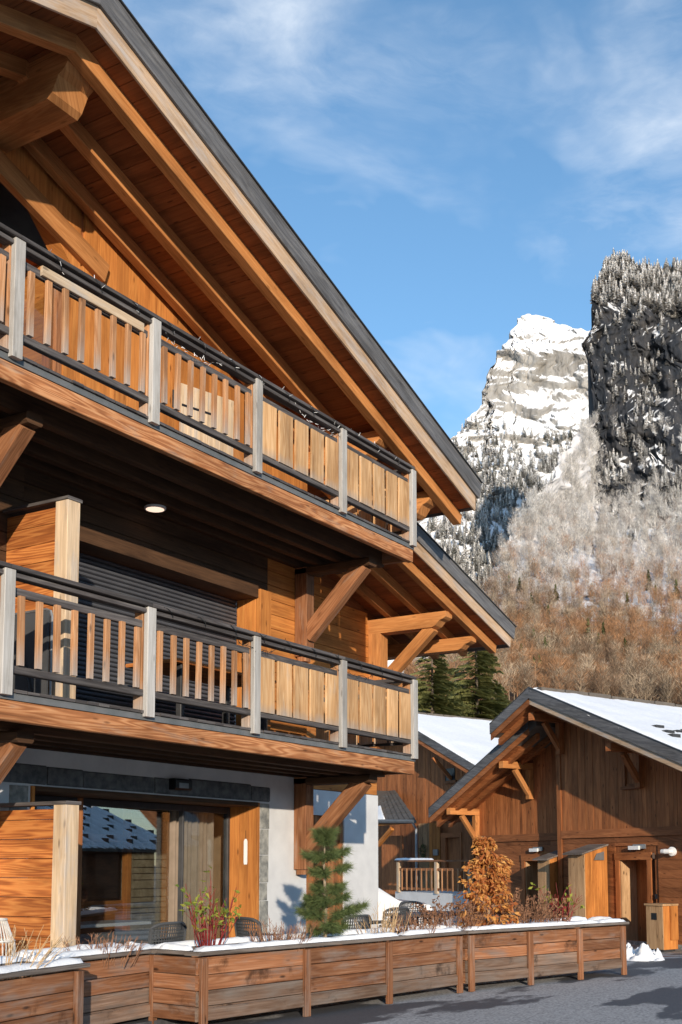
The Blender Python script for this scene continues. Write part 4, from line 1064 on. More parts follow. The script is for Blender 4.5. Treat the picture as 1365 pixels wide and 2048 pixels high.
# brackets carrying the verge
def hbracket(a, ztop, o_wall, o_tip, mat='shed_board'):
    b_ = H1.bar('bracket_beam', house, (a, o_wall, ztop - .09), (a, o_tip, ztop - .09), .15, .18, mat)
    H1.box('bracket_post', b_, a - .08, a + .08, o_wall - .16, o_wall - .002, ztop - .95, ztop - .185, mat)
    H1.bar('bracket_strut', b_, (a, o_wall - .12, ztop - .80), (a, o_wall - .62, ztop - .20), .11, .13, mat)
hbracket(-4.20, so1(-4.2) - .34, .49, -.62, 'larch_beam'); hbracket(-6.75, so1(-6.75) - .34, .49, -.62, 'larch_beam')
hbracket(-2.30, so1(-2.3) - .16, -.036, -1.12); hbracket(.52, so1(.52) - .16, -.01, -1.12)
H1.box('house_plinth', house, -6.95, A_R - .8, -.02, .02, 0.0, .1, 'stone', 'a')
pv = tag(H1.box('pavement', None, -3.2, 5, -1.6, .02, -.1, .012, 'stone', 'a'), kind='structure')

# cabinets and bin by the wall
def cabinet(a0, a1, o0, o1, h, label):
    c_ = empty('tall_cabinet', H1.p((a0 + a1) / 2, (o0 + o1) / 2, 0), label, 'cabinet', 'tall plank cabinets by the timber house')
    n_ = 5; w = (a1 - a0) / n_
    for i in range(n_): H1.box('front_board', c_, a0 + i * w, a0 + (i + 1) * w - .005, o0, o0 + .03, .05, h - .18, 'cabinet_wood')
    for i in range(4):
        w2 = (o1 - o0 - .03) / 4; oa = o0 + .032 + i * w2; ob = oa + w2 - .005
        zt = lambda o: h - .18 + .18 * (o - o0) / (o1 - o0)
        P = [H1.p(a1 - .03, oa, .05), H1.p(a1 - .03, ob, .05), H1.p(a1 - .03, ob, zt(ob)), H1.p(a1 - .03, oa, zt(oa))]
        slab('side_board', c_, P, UU * .03, 'larch', g=ZV)
        P = [q - UU * (a1 - a0 - .03) for q in P]; slab('side_board', c_, P, UU * .03, 'cabinet_wood', g=ZV)
    P = [H1.p(a0 - .08, o0 - .12, h - .2), H1.p(a1 + .06, o0 - .12, h - .2), H1.p(a1 + .06, o1, h + .02), H1.p(a0 - .08, o1, h + .02)]
    slab('roof_board', c_, P, ZV * .035, 'cap_wood', g=UU)
    return c_
c_ = cabinet(-1.26, -.68, -.85, -.06, 2.22, 'tall plank cabinet with a lit orange side between two doors')
P = [H1.p(-.585, -.55, 1.90), H1.p(-.585, -.2, 1.90), H1.p(-.585, -.2, 2.10), H1.p(-.585, -.45, 2.05)]; slab('grey_notice', c_, [q - UU * .06 for q in P], UU * .004, 'zinc')
cabinet(-3.08, -2.62, -.30, .44, 2.10, 'tall plank cabinet left of the corner board beside the dark doorway')
bn = empty('bin_cabinet', H1.p(1.75, -.8, 0), 'low wooden bin box standing right of the door', 'bin')
h_ = .95
for i in range(4): H1.box('front_board', bn, 1.50 + i * .125, 1.50 + (i + 1) * .125 - .003, -1.02, -.99, .06, h_, 'cabinet_wood')
H1.box('side_panel', bn, 1.97, 2.0, -1.0, -.55, .06, h_, 'larch'); H1.box('side_panel', bn, 1.50, 1.53, -.985, -.55, .06, h_, 'larch')
H1.box('back_panel', bn, 1.535, 1.965, -.58, -.55, .06, h_, 'larch')
H1.box('top_board', bn, 1.47, 2.03, -1.05, -.53, h_ + .002, h_ + .04, 'cabinet_wood', 'a'); H1.box('slot', bn, 1.66, 1.82, -1.026, -1.018, .66, .80, 'black')
H1.box('rear_lid', bn, 2.002, 2.035, -.80, -.56, .25, h_ + .0, 'larch')
for a in (1.53, 1.88): H1.box('foot', bn, a, a + .08, -.98, -.6, 0.0, .058, 'dark_metal')

# ================================================================== the house behind, with porch
G2 = far(870, 1729, 42.0)
H2 = Frame((G2.x, G2.y, 0))
hb = empty('porch_house', H2.p(0, 0, 0), 'brown house behind with snowy roof and railed porch', 'house')
apx = H2.at(765, 1419, -.9); vr = H2.at(944, 1527, -.9); s2 = (apx[1] - vr[1]) / (vr[0] - apx[0])
A2, Z2 = apx
def rb(a): return Z2 - s2 * abs(a - A2)
lft = H2.at(700, 1600, 0)[0]; rgt = H2.at(1010, 1600, 0)[0]
w_ = H2.poly('gable_wall', hb, [(lft, 0), (rgt, 0), (rgt, rb(rgt) - .3), (A2, Z2 - .3), (lft, rb(lft) - .3)], .03, .4, 'shed_dark')
zb_ = H2.at(800, 1650, 0)[1]
H2.boards(w_, H2.at(745, 1600, 0)[0], rgt - .02, .16, zb_, lambda a: rb(a) - .32, 0, 'shed_board')
r2 = H2.poly('roof', hb, [(A2, Z2 - .3), (rgt + .8, rb(rgt + .8) - .3), (rgt + .8, rb(rgt + .8) - .05), (A2, Z2 - .05)], -.85, 10, 'roof_metal')
H2.poly('roof', hb, [(A2 - .002, Z2 - .3), (lft - .8, rb(lft - .8) - .3), (lft - .8, rb(lft - .8) - .05), (A2 - .002, Z2 - .05)], -.85, 10, 'roof_metal')
for o, z0, z1, mt, nm in ((-.9, -.27, 0, 'grey_fascia', 'weather_board'), (-.865, -.44, -.12, 'shed_board', 'fascia_board')):
    H2.poly(nm, r2, [(A2, Z2 + z0), (rgt + .85, rb(rgt + .85) + z0), (rgt + .85, rb(rgt + .85) + z1), (A2, Z2 + z1)], o, o + .03, mt, 'a')
def fn(u, v): a = A2 - .05 + (rgt + .8 - A2) * u; return tuple(H2.p(a, -.87 + 10.8 * v, rb(a) - .06))
snow_sheet('roof_snow', r2, fn, 50, 60, .11, 61, rough=.015, scale=.8)
for k_ in range(12): H2.box('ridge_tile', r2, A2 + .12, A2 + .32, -.6 + k_ * .85, -.6 + k_ * .85 + .8, rb(A2 + .2), rb(A2 + .2) + .07, 'roof_metal', 'o')
wa, wz = H2.at(892, 1538, 0); wb_, wy = H2.at(911, 1560, 0)
w3 = H2.box('window', hb, wa, wb_, -.03, -.01, wy, wz, 'black'); H2.box('window_frame', w3, wa - .08, wa, -.05, -.01, wy - .08, wz, 'shed_dark'); H2.box('window_frame', w3, wa, wb_ + .1, -.05, -.01, wy - .1, wy, 'shed_dark', 'a')
ba_, bz_ = H2.at(862, 1508, -.1)
for a in (H2.at(895, 1530, -.1)[0],): H2.bar('bracket_strut', hb, (a + .15, -.03, wy + .05), (a - .02, -.75, wz + .35), .1, .12, 'shed_board')
# lower front of that house: plank wall with a dark door, a lit panel, wreath and keypad
a0 = H2.at(838, 1700, -.1)[0]; a1 = H2.at(862, 1700, -.1)[0]; a2 = H2.at(883, 1700, -.1)[0]; a3 = H2.at(893, 1700, -.1)[0]; a4 = H2.at(921, 1700, -.1)[0]; a5 = H2.at(948, 1700, -.1)[0]
def front(a, b_, mat, o=-.1, z0=.3, z1=None, w=.16):
    H2.boards(w_, a, b_, w, z0, lambda q: z1 or zb_, o, mat)
front(H2.at(742, 1700, -.1)[0], a0, 'shed_dark', .0); front(a0, a1, 'cabinet_wood', -.1); front(a1, a2, 'larch', -.16, w=.2); front(a4 + .1, a5, 'shed_dark', -.1)
zd = H2.at(900, 1675, -.1)[1]
dd = H2.box('door', hb, a3, a4, -.02, .01, .3, zd, 'shed_dark'); H2.box('door_frame', dd, a2 + .02, a3, -.14, -.02, .3, zd + .15, 'shed_dark'); H2.box('door_frame', dd, a4, a4 + .12, -.14, -.02, .3, zd + .15, 'shed_dark'); H2.box('door_frame', dd, a2 + .02, a4 + .12, -.15, -.02, zd + .002, zd + .16, 'shed_dark', 'a')
H2.box('keypad', hb, H2.at(868, 1703, -.2)[0], H2.at(877, 1703, -.2)[0], -.24, -.19, H2.at(868, 1711, -.2)[1], H2.at(868, 1699, -.2)[1], 'zinc')
wc = H2.p(H2.at(846, 1702, -.2)[0], -.2, H2.at(846, 1702, -.2)[1]); r = random.Random(3); wm_ = MB()
for i in range(150):
    a = r.uniform(0, 2 * math.pi); p = wc + UU * (.16 * math.cos(a)) + ZV * (.19 * math.sin(a)) + rv(r) * .03; wm_.add(leaf_quad(p, rv(r), rv(r), .09, .03), r.random() * .4)
o_ = empty('wreath', wc, 'small green wreath hanging on the porch wall', 'wreath'); wm_.build('leaves', 'spruce_needles', o_)
make('ring', *tube([wc + UU * (.16 * math.cos(i / 16 * 6.2832)) + ZV * (.19 * math.sin(i / 16 * 6.2832)) for i in range(17)], .015, 5), 'bark', o_)
make('hanging_cord', *tube([wc + ZV * .19, wc + ZV * .5], .006, 4), 'wire', o_)
# lean-to roof of metal tiles with gutter
e0 = H2.at(740, 1640, -2.0); e1 = H2.at(832, 1640, -2.0); t0 = H2.at(740, 1580, 0); t1 = H2.at(786, 1583, 0)
rows = 5; cols = 9
lt = slab('lean_to_roof', hb, [H2.p(e0[0], -2.0, e0[1] - .06), H2.p(e1[0], -2.0, e1[1] - .06), H2.p(t1[0] + .25, -.03, t1[1] - .06), H2.p(t0[0], -.03, t0[1] - .06)], ZV * .05, 'roof_metal')
for i in range(rows):
    for j in range(cols):
        u0, u1 = (j + .06) / cols, (j + .94) / cols; v0, v1 = i / rows, (i + 1.02) / rows
        def Q(u, v, dz): 
            aL = e0[0] + (t0[0] - e0[0]) * v; aR = e1[0] + (t1[0] + .25 - e1[0]) * v; return H2.p(aL + (aR - aL) * u, -2.02 + 1.98 * v, e1[1] + (t1[1] - e1[1]) * v + dz)
        slab('roof_tile', lt, [Q(u0, v0, .035), Q(u1, v0, .035), Q(u1, v1, .005), Q(u0, v1, .005)], ZV * .03, 'roof_metal')
gp = [H2.p(e0[0], -2.06, e0[1] - .05), H2.p(e1[0], -2.06, e1[1] - .05)]
make('gutter', *tube(gp, .07, 8), 'metal_grey', lt)
H2.box('eave_board', lt, e0[0], e1[0], -2.0, -1.96, e0[1] - .22, e0[1] - .12, 'larch', 'a')
make('downpipe', *tube([H2.p(e1[0] - .12, -2.06, e1[1] - .08), H2.p(e1[0] - .12, -1.9, e1[1] - .3), H2.p(e1[0] - .12, -1.9, .2)], .045, 8), 'zinc', lt)
sp0 = H2.at(742, 1618, -1.7)
def fs(u, v): return tuple(Q_(u, v))
def Q_(u, v):
    aL = e0[0] + (t0[0] - e0[0]) * v * .4; return H2.p(aL + 1.15 * u * (1 - .3 * v), -2.0 + 1.98 * v * .42, e1[1] + (t1[1] - e1[1]) * v * .42 + .07)
snow_sheet('roof_snow', lt, fs, 16, 12, .12, 77, scale=2)
H2.bar('brace', lt, (H2.at(757, 1690, -1.9)[0], -1.9, H2.at(757, 1690, -1.9)[1]), (H2.at(785, 1657, -1.9)[0], -1.9, H2.at(785, 1657, -1.9)[1]), .12, .14, 'larch')
H2.boards(lt, H2.at(764, 1700, -1.0)[0], H2.at(806, 1700, -1.0)[0], .18, .3, lambda a: H2.at(780, 1672, -1.0)[1], -1.0, 'shed_board')
# porch: white base, railing with a snowy cap
oP = -2.6
pa0, pa1 = H2.at(793, 1790, oP)[0], H2.at(946, 1790, oP)[0]; zb2 = H2.at(870, 1786, oP)[1]; zt2 = H2.at(870, 1722, oP)[1]
pch = H2.box('porch', hb, pa0 - .1, pa1 + .02, oP + .02, .0, 0.0, zb2, 'plaster')
def rail_post(px): 
    a = H2.at(px, 1760, oP)[0]; H2.box('rail_post', pch, a - .07, a + .07, oP - .05, oP + .05, zb2 - .02, zt2 - .02, 'pale_wood')
for px in (798, 874, 941): rail_post(px)
H2.box('rail', pch, pa0 - .02, pa1, oP - .07, oP + .09, zt2 - .02, zt2 + .03, 'old_beam', 'a')
H2.box('rail', pch, pa0, pa1, oP - .02, oP + .03, zt2 - .30, zt2 - .22, 'old_beam', 'a'); H2.box('rail', pch, pa0, pa1, oP - .02, oP + .03, zb2 + .08, zb2 + .15, 'old_beam', 'a')
n_ = 15
for i in range(n_):
    a = pa0 + .12 + (pa1 - pa0 - .24) * i / (n_ - 1); H2.box('baluster', pch, a - .03, a + .03, oP - .045, oP - .022, zb2 + .06, zt2 - .24, 'baluster_wood')
def fr_(u, v): return tuple(H2.p(pa0 - .04 + (H2.at(868, 1720, oP)[0] - pa0) * u, oP - .07 + .16 * v, zt2 + .031))
snow_sheet('rail_snow', pch, fr_, 30, 6, .06, 81, scale=3)

# a pale car parked beside the chalet: only its nose and windscreen show
_cc = far(700, 1729, 30.0)
car = empty('parked_car', (_cc.x, _cc.y, 0.0), 'pale silver car half hidden behind the white chalet corner', 'car')
cx0, cy0, cz0 = _cc.x, _cc.y, 0.0
def cp(l, w, z): q = Vector((cx0, cy0, cz0)) - _s * l - _f * w; return (q.x, q.y, cz0 + z)
prof = [(-2.0, .30), (-2.05, .62), (-1.95, .82), (-1.2, .92), (-.55, 1.34), (.0, 1.46), (.9, 1.44), (1.6, 1.22), (1.95, .95), (2.05, .6), (2.0, .28)]
V, Fc = [], []
for w, ins in ((-.86, 0), (-.80, 1), (.80, 1), (.86, 0)):
    for l, z in prof: V.append(cp(l * (.985 if ins else 1), w * (1 if z < .95 else .84), z if ins or z < 1 else z - .03))
k = len(prof)
for i in range(3):
    for j in range(k - 1): Fc.append((i * k + j, i * k + j + 1, (i + 1) * k + j + 1, (i + 1) * k + j))
Fc += [tuple(range(k)), tuple(range(4 * k - 1, 3 * k - 1, -1))]
make('body', V, Fc, 'car_paint', car, smooth=False)
make('windscreen', [cp(-1.19, -.66, .94), cp(-1.19, .66, .94), cp(-.56, .60, 1.35), cp(-.56, -.60, 1.35)], [(0, 1, 2, 3)], 'black', car)
for s_ in (-1, 1):
    make('side_window', [cp(-.9, s_ * .80, .98), cp(1.4, s_ * .80, .98), cp(.9, s_ * .735, 1.36), cp(-.35, s_ * .735, 1.34)], [(0, 1, 2, 3)], 'black', car)
    make('headlight', [cp(-2.04, s_ * .55, .62), cp(-2.02, s_ * .84, .64), cp(-1.98, s_ * .84, .78), cp(-2.0, s_ * .55, .76)], [(0, 1, 2, 3)], 'plastic_white', car)
    for l in (-1.3, 1.25):
        c = Vector(cp(l, s_ * .86, .31)); ax = -_f * s_
        wh = make('wheel', *tube([c - ax * .16, c + ax * .02], .31, 18), 'tyre', car); make('rim', *tube([c + ax * .02, c + ax * .03], [.2, .18], 12), 'zinc', wh)

# snow heap on the road
def heap(name, c, rx, ry, h, seed, label):
    nu, nv = 44, 26; idx = np.arange(nu * nv).reshape(nu, nv); P = np.zeros((nu, nv, 3)); c = Vector(c)
    for i in range(nu):
        for j in range(nv):
            a = 2 * math.pi * i / (nu - 1); t = j / (nv - 1); P[i, j] = (c.x + _s.x * rx * t * math.cos(a) + _f.x * ry * t * math.sin(a), c.y + _s.y * rx * t * math.cos(a) + _f.y * ry * t * math.sin(a), 0)
    n1 = fbm(P * 6, 5, seed, .6); n2 = fbm(P * 14, 3, seed + 3); T = np.linspace(0, 1, nv)[None, :]
    z = h * np.maximum(0, (n1 - .30) * 1.9 + (n2 - .5) * .7) * (1 - T ** 3) - .03 * T ** 6
    P[..., 2] = c.z + z; f = np.stack([idx[:-1, :-1], idx[1:, :-1], idx[1:, 1:], idx[:-1, 1:]], -1).reshape(-1, 4)
    return tag(make(name, P.reshape(-1, 3), f, 'snow', None, smooth=True), label, 'snow heap', 'snow heaps on the road')
q = onZ(1280, 1935, .16); heap('snow_heap', (q.x, q.y, ground_z(q.x, q.y)), .40, .55, .38, 91, 'lumpy heap of cleared snow on the dark road')
q = onZ(1205, 1928, .16); heap('snow_heap', (q.x, q.y, ground_z(q.x, q.y)), .34, .30, .22, 95, 'small snow patch behind the planter corner')

# ================================================================== trees behind the houses
def spruce_mesh(h, seed, mat='spruce_needles'):
    r = np.random.default_rng(seed); V = []; T = []
    lev = int(h / .26)
    for i in range(lev):
        z = h * (.06 + .93 * i / lev); L = (h - z) * .40 + .3; n_ = int(9 + 5 * (1 - z / h))
        for j in range(n_):
            a = r.uniform(0, 2 * np.pi); l = L * r.uniform(.6, 1.12); droop = r.uniform(.15, .40)
            dx, dy = np.cos(a), np.sin(a); m = int(l / .085) + 3
            t = np.sort(r.uniform(.05, 1, m)); px = np.stack([dx * l * t, dy * l * t, z + .12 * l * t - droop * l * t ** 2], 1)
            for s_ in (-1, 1, -.3, .4):
                sd = np.stack([-dy * np.ones(m), dx * np.ones(m), -.35 * np.ones(m)], 1) * s_ + np.array([dx, dy, -.25]) * .7
                ln = (.16 + .36 * (1 - t)) * l * .42 + .16; tip = px + sd * (ln * r.uniform(.7, 1.2, m))[:, None]
                w = np.array([dx, dy, 0.0]) * .075
                tri = np.stack([px - w, px + w, tip + np.stack([np.zeros(m), np.zeros(m), -.08 * ln], 1)], 1); V.append(tri.reshape(-1, 3))
                T.append(np.repeat(np.clip(.25 + .5 * t + r.uniform(-.25, .25, m) + .25 * r.random(), 0, 1), 3))
    V = np.concatenate(V); T = np.concatenate(T); return V, np.arange(len(V)).reshape(-1, 3), T
def spruce(px, dist, h, label, seed, base_z=0):
    p = far(px, 1729, dist); b_ = Vector((p.x, p.y, base_z)); o = empty('spruce_tree', b_, label, 'tree', 'spruces behind the houses')
    make('trunk', *tube([b_, b_ + ZV * h * .5, b_ + ZV * h], [h * .016, h * .011, .02], 8), 'bark', o)
    V, f, T = spruce_mesh(h, seed); make('crown', V + np.array(b_), f, 'spruce_needles', o, tint=T)
spruce(868, 62, 14.0, 'dark spruce behind the porch house beside the chalet eave', 1)
spruce(958, 66, 15.5, 'olive green spruce left of the timber house ridge', 2)
spruce(915, 74, 14.5, 'spruce between and behind the two nearer spruces', 3)
spruce(838, 70, 13.0, 'spruce half hidden by the lower balcony corner', 4)
spruce(1000, 72, 13.0, 'rightmost spruce touching the timber house ridge', 5)

# ================================================================== mountains
def interp_cols(cols, c):
    xs = [q[0] for q in cols]; return np.interp(c, xs, [q[1] for q in cols])
def relief(name, px, skyline, prof, disp, back, mat, nv=260, strata=1.0, seed=0):
    """px: photo columns; skyline: (col, row); prof: (t from foot to skyline, distance in m); every point gets its own real distance"""
    U = np.array(px, float); sk = interp_cols(skyline, U) + (fbm(np.stack([U * .06, U * 0, U * 0], -1), 4, seed + 5) - .5) * 16; T = np.linspace(0, 1, nv) ** .95
    rows = 1740 + (sk[:, None] - 1740) * T[None, :]
    D = np.interp(T, [q[0] for q in prof], [q[1] for q in prof])[None, :] * np.ones((len(U), 1)) if not callable(prof) else prof(U[:, None] * np.ones((1, nv)), rows)
    def world(D):
        dd = np.array(FW)[None, None] + np.array(RT)[None, None] * ((U[:, None] - CX) / F)[..., None] - np.array(UPV)[None, None] * ((rows - CY) / F)[..., None]
        k_ = D / (dd @ np.array(FH)); return np.array(CAM) + dd * k_[..., None]
    P = world(D); am, dz = disp(P, U[:, None] * np.ones((1, nv)), rows); rad = P - np.array(CAM); rad /= np.linalg.norm(rad, axis=-1, keepdims=True)
    lat = (fbm(P * np.array([.02, .02, .035]), 5, seed + 77, .6) - .5) * 30
    P = P + rad * am[..., None] + np.array(RT) * lat[..., None]; P[..., 2] += dz
    # far side: falls away behind the crest so the mountain is a solid body
    top = P[:, -1:]; rh = top - np.array(CAM); rh[..., 2] = 0; rh /= np.linalg.norm(rh, axis=-1, keepdims=True); bk = [top + rh * back * q + np.array([0, 0, -1]) * back * q * q * .9 for q in (.25, .6, 1.0, 1.6)]
    P = np.concatenate([P] + bk, 1); nv2 = P.shape[1]; idx = np.arange(len(U) * nv2).reshape(len(U), nv2)
    f = np.stack([idx[:-1, :-1], idx[1:, :-1], idx[1:, 1:], idx[:-1, 1:]], -1).reshape(-1, 4)
    o = make(name, P.reshape(-1, 3), f, mat, None, smooth=False, origin=(0, 0, 0)); tag(o, kind='structure')
    return o, P[:, :nv], U, rows

def rock_mat(name, rock1, rock2, snow_lo, snow_hi, scale, streak=(1, 1, .18), snow_col=(0.86, 0.87, 0.89), ochre=0.25):
    m, n, b = new_mat(name, 0.9, 0.1); geo = node(n, 'NewGeometry')
    mp = node(n, 'Mapping', i_Vector=geo.outputs['Position']); mp.inputs['Scale'].default_value = [q * scale for q in streak]
    n1 = node(n, 'TexNoise', i_Vector=mp.outputs[0], i_Scale=1.0, i_Detail=9.0, i_Roughness=0.68)
    n2 = node(n, 'TexNoise', i_Vector=geo.outputs['Position'], i_Scale=scale * .9, i_Detail=8.0, i_Roughness=0.65)
    rock = ramp(n, n1.outputs[0], [(0.30, tuple(q * .45 for q in rock1)), (0.48, rock1), (0.68, rock2)])
    oc = ramp(n, n2.outputs[0], [(0.55, (0, 0, 0)), (0.68, (1, 1, 1))]); rock = mixc(n, math_(n, 'MULTIPLY', oc, ochre), rock, (rock2[0] * 1.05, rock2[1] * .85, rock2[2] * .55))
    sx = node(n, 'SeparateXYZ', i_0=geo.outputs['Normal'])
    nf = node(n, 'TexNoise', i_Vector=geo.outputs['Position'], i_Scale=scale * 5, i_Detail=6.0, i_Roughness=0.7)
    s_ = math_(n, 'ADD', sx.outputs[2], math_(n, 'MULTIPLY_ADD', n2.outputs[0], .9, -.45)); s_ = math_(n, 'ADD', s_, math_(n, 'MULTIPLY_ADD', nf.outputs[0], .5, -.25))
    sf = ramp(n, s_, [(snow_lo, (0, 0, 0)), (snow_hi, (1, 1, 1))])
    n.links.new(mixc(n, sf, rock, snow_col), b.inputs['Base Color'])
    bump(n, b, n1.outputs[0], 0.9, 2.5 / max(scale * 40, 1) * 2)
rock_mat('peak_rock', (0.27, 0.262, 0.25), (0.42, 0.41, 0.395), 0.44, 0.64, 0.035, ochre=.10)
rock_mat('cliff_rock', (0.026, 0.030, 0.038), (0.072, 0.070, 0.072), 0.60, 0.76, 0.06, streak=(1, 1, .12), ochre=.35)
m, n, b = new_mat('hillside', 0.95, 0.1); geo = node(n, 'NewGeometry')      # forest floor: leaf litter below, snow higher up
sx = node(n, 'SeparateXYZ', i_0=geo.outputs['Position'])
n1 = node(n, 'TexNoise', i_Vector=geo.outputs['Position'], i_Scale=.03, i_Detail=8.0, i_Roughness=.68); n2 = node(n, 'TexNoise', i_Vector=geo.outputs['Position'], i_Scale=.35, i_Detail=6.0)
fl = ramp(n, n2.outputs[0], [(.3, (.085, .05, .03)), (.7, (.20, .12, .075))])
hf = math_(n, 'ADD', math_(n, 'MULTIPLY_ADD', sx.outputs[2], 1 / 170., -.30), math_(n, 'MULTIPLY_ADD', n1.outputs[0], 2.6, -1.15))
sn = ramp(n, hf, [(.40, (0, 0, 0)), (.62, (1, 1, 1))]); n.links.new(mixc(n, math_(n, 'MULTIPLY', sn, .75), fl, (.74, .75, .78)), b.inputs['Base Color'])

SKB = [(-2600, 1500), (-1500, 1330), (-800, 1240), (-200, 1300), (250, 1210), (600, 1150), (760, 1020), (860, 940), (905, 882), (935, 842), (956, 822), (972, 792), (978, 745), (986, 700), (1000, 692), (1022, 676), (1026, 648), (1036, 634), (1060, 627), (1085, 633), (1110, 641), (1150, 655), (1190, 668), (1260, 690), (1400, 760), (1600, 900)]
def distB(c, y):
    d = np.interp(y, [600, 640, 690, 705, 825, 850, 950, 1150, 1400, 1740], [1730, 1690, 1590, 1560, 1500, 1470, 1330, 1080, 900, 700])
    return d + 0.25 * (1050 - c) * np.clip((900 - y) / 300, 0, 1)
def dispB(P, c, y):
    k_ = np.clip((np.abs(c - 0) * 0 + 1), 0, 1); q = P.copy(); q[..., 2] *= 1.5
    cliff = np.clip(1 - np.abs(y - 765) / 100, 0, 1)
    n1 = fbm(P * np.array([.017, .017, .007]), 5, 3, .46, True); n2 = fbm(q * .018, 4, 9, .45); ledge = fbm(np.stack([P[..., 0] * .009, P[..., 1] * .009, (P[..., 2] + 70 * fbm(P * .008, 3, 61)) * .045], -1), 5, 17)
    am = ((n1 - .5) * 58 + (n2 - .5) * 20 + (ledge - .5) * 36 * cliff) * np.clip((y - 625) / 75, .22, 1)
    return am, (fbm(P * .03, 4, 31) - .5) * 8
pk, PB, UB, RB = relief('mountain_peak', np.concatenate([np.linspace(-2600, 595, 70), np.linspace(600, 860, 30), np.linspace(862, 1230, 300), np.linspace(1235, 1600, 25)]), SKB, distB, dispB, 400, 'peak_rock', nv=330)

SKA = [(600, 1500), (800, 1345), (880, 1300), (940, 1225), (960, 1190), (985, 1150), (1005, 1110), (1045, 1030), (1080, 965), (1110, 915), (1135, 880), (1165, 860), (1184, 845), (1188, 640), (1192, 570), (1197, 548), (1210, 532), (1240, 521), (1280, 530), (1365, 540), (1500, 545), (1800, 580), (2200, 760)]
def distA(c, y):
    d = np.interp(y, [500, 560, 600, 1000, 1090, 1180, 1400, 1560, 1740], [900, 865, 835, 790, 730, 600, 330, 200, 120])
    left = np.interp(c, [900, 1185], [0, 1]); return d - (1 - left) * 120 * np.clip((1250 - y) / 300, 0, 1) + np.where(c < 1200, (1200 - np.minimum(c, 1200)) * .2, 0) * np.clip((900 - y) / 100, 0, 1)
def dispA(P, c, y):
    cl = np.clip((1120 - y) / 120, 0, 1) * np.clip((c - 1150) / 60, 0, 1)
    n1 = fbm(P * np.array([.022, .022, .008]), 6, 41, .55, True); n2 = fbm(P * .02, 5, 47); n3 = fbm(P * .07, 4, 53)
    am = cl * ((n1 - .5) * 70 + (n3 - .5) * 16) + (1 - cl) * (n2 - .5) * 26; return am, (1 - cl) * (n3 - .5) * 8 + cl * (n3 - .5) * 6
cf, PA, UA, RA = relief('cliff_hillside', np.concatenate([np.linspace(600, 840, 26), np.linspace(845, 1183, 150), np.linspace(1184, 1200, 26), np.linspace(1201, 1400, 150), np.linspace(1410, 2200, 40)]), SKA, distA, dispA, 220, 'hillside', nv=330)
cf.data.materials.append(MATS['cliff_rock'])
nvA = 330 + 4; rowf = np.full((len(UA), nvA), 500.0); rowf[:, :330] = RA; cc = (UA[:-1, None] * np.ones((1, nvA - 1))); ry = rowf[:-1, :-1]
edge_n = fbm(np.stack([cc * .02, ry * .02, 0 * cc], -1), 4, 71)
isrock = ((cc > 1178) & (ry < 1085 + (edge_n - .5) * 220 - np.clip((1260 - cc), 0, 80) * 1.6)) | (ry <= 500.5)
cf.data.polygons.foreach_set('material_index', isrock.astype(np.int32).ravel())

# ---- woods: single trees merged into masses nobody could count
def bare_template(seed, n_=130):
    r = np.random.default_rng(seed); V = [np.array([[-.013, 0, 0], [.013, 0, 0], [0, 0, .85]]), np.array([[0, -.013, 0], [0, .013, 0], [0, 0, .85]])]
    for i in range(n_):
        z = r.uniform(.22, .82); a = r.uniform(0, 2 * np.pi); l = (.08 + .17 * (1 - abs(z - .5))) * r.uniform(.5, 1.1); up = r.uniform(.5, 2.4)
        d = np.array([np.cos(a), np.sin(a), up]); d /= np.linalg.norm(d); p = np.array([np.cos(a), np.sin(a), 0]) * r.uniform(0, .14) + np.array([0, 0, z]); s = np.cross(d, r.normal(size=3)); s = s / np.linalg.norm(s) * r.uniform(.003, .0075)
        V.append(np.stack([p - s, p + s, p + d * l]))
    return np.concatenate(V)
def conifer_template(seed):
    r = np.random.default_rng(seed); V = []
    for i in range(11):
        z = .05 + .9 * i / 11; rad = .20 * (1 - z) + .02; n_ = 9
        for j in range(n_):
            a = r.uniform(0, 2 * np.pi); rr_ = rad * r.uniform(.7, 1.2); d = np.array([np.cos(a), np.sin(a), 0]); t = np.array([-d[1], d[0], 0])
            top = np.array([0, 0, z + .11]); e = d * rr_ + np.array([0, 0, z - .02 * r.random()]); V.append(np.stack([top, e - t * rr_ * .38, e + t * rr_ * .38]))
    return np.concatenate(V)
def forest(name, temps, P, H_, colr, label, seed):
    r = np.random.default_rng(seed); out, tn = [], []
    for p, h, c in zip(P, H_, colr):
        c = np.asarray(c) * r.uniform(.55, 1.15)
        t = temps[r.integers(len(temps))]; a = r.uniform(0, 2 * np.pi); ca_, sa_ = np.cos(a), np.sin(a)
        q = t @ np.array([[ca_, sa_, 0], [-sa_, ca_, 0], [0, 0, 1]]) * np.array([h * r.uniform(.85, 1.2)] * 2 + [h]) + p; out.append(q)
        j = r.uniform(.5, 1.45, (len(t) // 3, 1)); tn.append(np.repeat(np.clip(np.asarray(c)[None] * j, 0, .95), 3, 0))
    V = np.concatenate(out); o = make(name, V, np.arange(len(V)).reshape(-1, 3), 'far_trees', None, tint=np.concatenate(tn), origin=(0, 0, 0)); tag(o, label, 'forest', None, 'stuff'); return o
